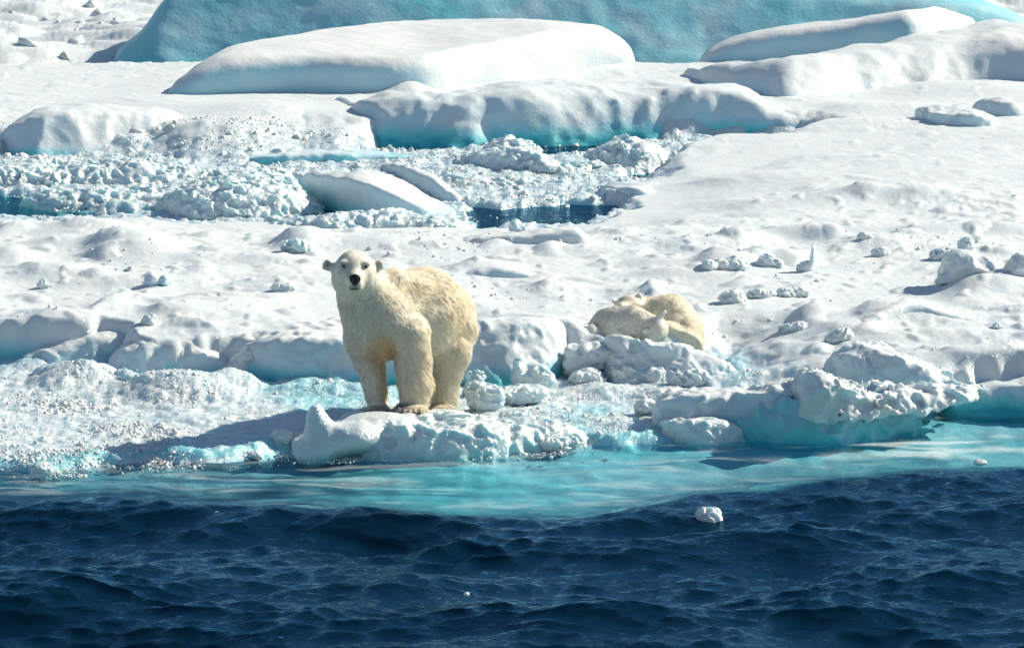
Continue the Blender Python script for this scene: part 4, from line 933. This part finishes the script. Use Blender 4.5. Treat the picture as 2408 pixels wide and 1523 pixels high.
chunk(670, 914, 34, 16, "small wet lump below the smooth ridge", GB, 30, 0.2, ice=.2, zb=.08, m=M_slush)
chunk(1224, 545, 66, 34, "glassy upright lump at the shore of the dark water", GB, 31, 0.1, ice=.22, parts=[(-.2, .5, .25, .6), (.15, .3, .35, .4)], m=M_slush)
chunk(700, 556, 80, 34, "glassy pale lump on the near shore of the lead", GB, 32, 0.1, ice=.25, m=M_slush)
GT = "pale translucent ice lumps beside the bear"
chunk(1140, 965, 92, 62, "blocky pale translucent lump just right of the bear's hind paw", GT, 40, 0.25, ice=.24, zb=.10, m=M_slush, rough=.16)
chunk(1108, 930, 50, 64, "translucent prong of ice rising beside the bear's hind leg", GT, 41, 0.1, ice=.3, zb=.10, m=M_slush, lean=.2, rough=.2)
chunk(1225, 950, 130, 36, "long pale lump with a shaded face right of the blocky one", GT, 42, 0.3, ice=.2, zb=.10, m=M_slush, rough=.1)
chunk(1258, 918, 96, 58, "jagged crown shaped translucent lump against the turquoise hollow", GT, 43, 0.2, ice=.3, zb=.10, m=M_slush, parts=[(0, .4, .5, .55), (-.38, .75, .1, .42), (.05, .65, .3, .4)], rough=.11)
chunk(1208, 992, 64, 24, "small tilted shard on the slush right of the ledge", GT, 44, 0.3, ice=.15, zb=.10, lean=.3, m=M_slush)
chunk(1320, 872, 84, 52, "rounded block at the left of the pile below the cubs", "pile of snow blocks below the cubs", 45, 0.2, zb=.12)
chunk(1392, 886, 120, 76, "largest rounded block in the middle of the pile below the cubs", "pile of snow blocks below the cubs", 46, 0.3, zb=.12)
chunk(1380, 905, 90, 34, "low crumbling block in front of the largest one in the pile", "pile of snow blocks below the cubs", 47, 0.2, zb=.10)
chunk(1480, 900, 90, 40, "crumbling block with a sharp corner at the front of the pile", "pile of snow blocks below the cubs", 48, 0.3, zb=.10)
chunk(1545, 905, 60, 44, "pinnacled block at the right of the pile below the cubs", "pile of snow blocks below the cubs", 49, 0.2, zb=.10)
chunk(1620, 915, 90, 40, "rounded block farthest right below the cubs' parapet", "pile of snow blocks below the cubs", 50, 0.2, zb=.10)
chunk(1520, 975, 90, 34, "small shaded pyramid of snow on the slush below the cubs", "pile of snow blocks below the cubs", 51, 0.0, zb=.10)
chunk(1310, 1062, 110, 34, "flat wedge of wet ice breaking the waterline right of the ledge", "wet ice at the near waterline", 52, 0.2, ice=.15, zb=0, m=M_slush)
chunk(660, 1060, 70, 48, "wet white lump at the waterline left of the pointed horn", "wet ice at the near waterline", 53, 0.1, ice=.15, zb=0, m=M_slush)
chunk(600, 1078, 50, 18, "flat wet crumb at the waterline left of the white lump", "wet ice at the near waterline", 54, 0.1, ice=.15, zb=0, m=M_slush)
chunk(95, 1122, 60, 34, "wet white crumb at the slush edge near the left side", "wet ice at the near waterline", 55, 0.1, ice=.15, zb=0, m=M_slush)
chunk(1667, 1228, 66, 42, "lone white lump of ice floating in the dark sea", "pieces of ice adrift in the sea", 60, 0.1, zb=0.0, ice=.05, parts=[(0, .3, .5, .7)], zoff=-.03, m=M_slush, name="floating_ice", cat="floating ice", dm=.9)
chunk(508, 1216, 26, 14, "tiny crumb of ice on a wave crest left of the bear", "pieces of ice adrift in the sea", 61, 0.1, zb=0.03, ice=.05, m=M_slush, name="floating_ice", cat="floating ice", dm=.9)
chunk(2305, 1094, 30, 12, "tiny crumb of ice where turquoise water meets the dark sea", "pieces of ice adrift in the sea", 62, 0.1, zb=0.0, ice=.05, m=M_slush, name="floating_ice", cat="floating ice", dm=.9)
chunk(1098, 1400, 16, 7, "flat crumb of ice drifting alone in the dark sea far below the bear", "pieces of ice adrift in the sea", 63, 0.1, zb=0.02, ice=.05, m=M_slush, name="floating_ice", cat="floating ice", dm=.9)
chunk(330, 1345, 12, 6, "tiny round crumb of ice adrift in the dark sea below the splash", "pieces of ice adrift in the sea", 64, 0.1, zb=0.02, ice=.05, m=M_slush, name="floating_ice", cat="floating ice", dm=.9)
# ---------------------------------------------------------------- crushed ice nobody could count
def shards(name, label, pos, size, seed, m, flat=0.75, icev=0.15, smooth=True):
    rs = np.random.RandomState(seed)
    t = (1 + 5 ** .5) / 2
    B0 = np.array([(-1, t, 0), (1, t, 0), (-1, -t, 0), (1, -t, 0), (0, -1, t), (0, 1, t), (0, -1, -t), (0, 1, -t), (t, 0, -1), (t, 0, 1), (-t, 0, -1), (-t, 0, 1)]) / 1.9
    T = np.array([(0, 11, 5), (0, 5, 1), (0, 1, 7), (0, 7, 10), (0, 10, 11), (1, 5, 9), (5, 11, 4), (11, 10, 2), (10, 7, 6), (7, 1, 8), (3, 9, 4), (3, 4, 2), (3, 2, 6), (3, 6, 8), (3, 8, 9), (4, 9, 5), (2, 4, 11), (6, 2, 10), (8, 6, 7), (9, 8, 1)])
    n = len(pos)
    S = B0[None] * (0.55 + 0.75 * rs.rand(n, 12, 1)) * np.stack([1 + .7 * rs.rand(n), 1 + .3 * rs.rand(n), flat * (0.5 + rs.rand(n))], -1)[:, None]
    A = rs.normal(size=(n, 4)); A /= np.linalg.norm(A, axis=1)[:, None]; w_, x, y, z = A.T
    Rm = np.stack([np.stack([1 - 2 * (y * y + z * z), 2 * (x * y - w_ * z), 2 * (x * z + w_ * y)], -1), np.stack([2 * (x * y + w_ * z), 1 - 2 * (x * x + z * z), 2 * (y * z - w_ * x)], -1), np.stack([2 * (x * z - w_ * y), 2 * (y * z + w_ * x), 1 - 2 * (x * x + y * y)], -1)], 1)
    S = np.einsum('nij,nkj->nki', Rm, S) * size[:, None, None] + pos[:, None]
    Tt = (T[None] + 12 * np.arange(n)[:, None, None]).reshape(-1, 3)
    iv = np.repeat(np.clip(icev + 0.12 * rs.normal(size=n), 0, 1), 12)
    o = mesh_from(name, S.reshape(-1, 3), Tt, m, smooth=smooth, attrs={"ice": iv, "wet": iv * 0})
    return tag(o, label, None, None, "stuff")
def scatter(poly, z, n, seed, dens=None, s0=.010, s1=.035, pw=2.5, lift=0.3):
    rs = np.random.RandomState(seed); P = np.array(wpoly(poly, z)); lo, hi = P.min(0), P.max(0)
    xy = lo + (hi - lo) * rs.rand(n * 6, 2); ok = poly_sd(xy[:, 0], xy[:, 1], [tuple(q) for q in P]) > 0
    xy = xy[ok]
    if dens is not None: xy = xy[rs.rand(len(xy)) < dens(xy[:, 0], xy[:, 1])]
    xy = xy[:n]; zz = terrain(xy[:, 0], xy[:, 1], False)
    s = s0 + (s1 - s0) * rs.rand(len(xy)) ** pw
    zz = np.where(zz < -0.02, 0.005, zz)
    return np.column_stack([xy, zz + s * lift]), s
def M(*a): return np.concatenate([q[0] for q in a]), np.concatenate([q[1] for q in a])
slush_poly = [(-200, 860), (60, 862), (260, 890), (520, 900), (830, 912), (1240, 908), (1480, 900), (1700, 880), (1860, 930), (1560, 1000), (1540, 1040), (1230, 1056), (830, 1064), (620, 1074), (380, 1084), (220, 1096), (90, 1114), (-200, 1104)]
dn = lambda x, y: 0.06 + 0.94 * sstep(-0.05, 0.35, n2(x, y, 1.1, 101) + .4 * n2(x, y, 4, 105))
pos, s = M(scatter(slush_poly, .1, 16000, 1, dn, .003, .011, 2.0, -.2), scatter(slush_poly, .1, 500, 2, dn, .012, .035, 3, 0),
           scatter([(-200, 950), (250, 940), (420, 1000), (400, 1080), (220, 1096), (90, 1114), (-200, 1104)], .1, 2500, 3, dn, .005, .025, 3.0, .1))
shards("crushed_ice", "glittering crushed ice covering the wet slush along the near waterline", pos, s, 3, M_shard, icev=.08)
leadp = [(-200, 345), (300, 340), (480, 335), (640, 330), (880, 352), (1150, 352), (1300, 335), (1500, 325), (1750, 335), (1850, 345), (1640, 362), (1590, 390), (1600, 412), (1500, 430), (1410, 440), (1480, 460), (1500, 485), (1385, 528), (1110, 536), (1070, 515), (900, 528), (760, 525), (620, 522), (440, 526), (330, 512), (200, 520), (-200, 520)]
dopen = lambda x, y: np.where(terrain(x, y, False) > -0.05, 0.9 * sstep(-.3, .1, n2(x, y, 1.6, 106)) + .1, 0.015)
pos, s = M(scatter(leadp, .05, 22000, 4, dopen, .004, .016, 2.5, -.1), scatter(leadp, .05, 500, 5, dopen, .02, .07, 3.0, -.1))
shards("brash_ice", "brash ice of broken pale pieces choking the lead behind the near floe", pos, s, 4, M_shard, icev=.22)
rub = [(-300, 20), (330, 20), (280, 150), (-300, 150)]
pos, s = scatter([(-400, -20), (360, -20), (300, 140), (-400, 142)], .1, 60, 6, None, .04, .16, 2, -.2)
shards("ice_rubble", "white rubble of broken ice beyond the far floe edge in the upper left corner", pos, s, 5, M_shard, icev=.02)
fl = [(60, 560), (2408, 545), (2600, 860), (1700, 840), (1400, 780), (0, 780)]
dn2 = lambda x, y: sstep(0.1, 0.45, n2(x, y, .6, 103) + .5 * n2(x, y, 2, 104))
pos, s = scatter(fl, .45, 700, 7, dn2, .006, .034, 5, .0)
shards("snow_crumbs", "scattered crumbs of snow and ice lying over the near floe", pos, s, 6, M_shard, flat=.6, icev=.02)
# spray thrown up by the slush at the left
rs = np.random.RandomState(5); n = 170
cu = 275 + 95 * rs.normal(size=n); cv = 905 - np.abs(rs.normal(size=n)) * 32 + 12
pts = np.array([aty(a, b_, float(atz(270, 925, .1)[1]) - .15 + .2 * rs.rand()) for a, b_ in zip(cu, cv)]); 
m_, ns, lk = mat("spray_drops"); p_ = ns.new("ShaderNodeBsdfPrincipled"); p_.inputs["Base Color"].default_value = (.85, .9, .92, 1); p_.inputs["Roughness"].default_value = .1
o_ = ns.new("ShaderNodeOutputMaterial"); lk.new(p_.outputs[0], o_.inputs[0])
shards("spray", "white droplets of spray above the slush beside the wide mound", pts, 0.002 + 0.009 * rs.rand(n) ** 3, 8, m_, flat=1.0)
print("all", time.time() - T0)
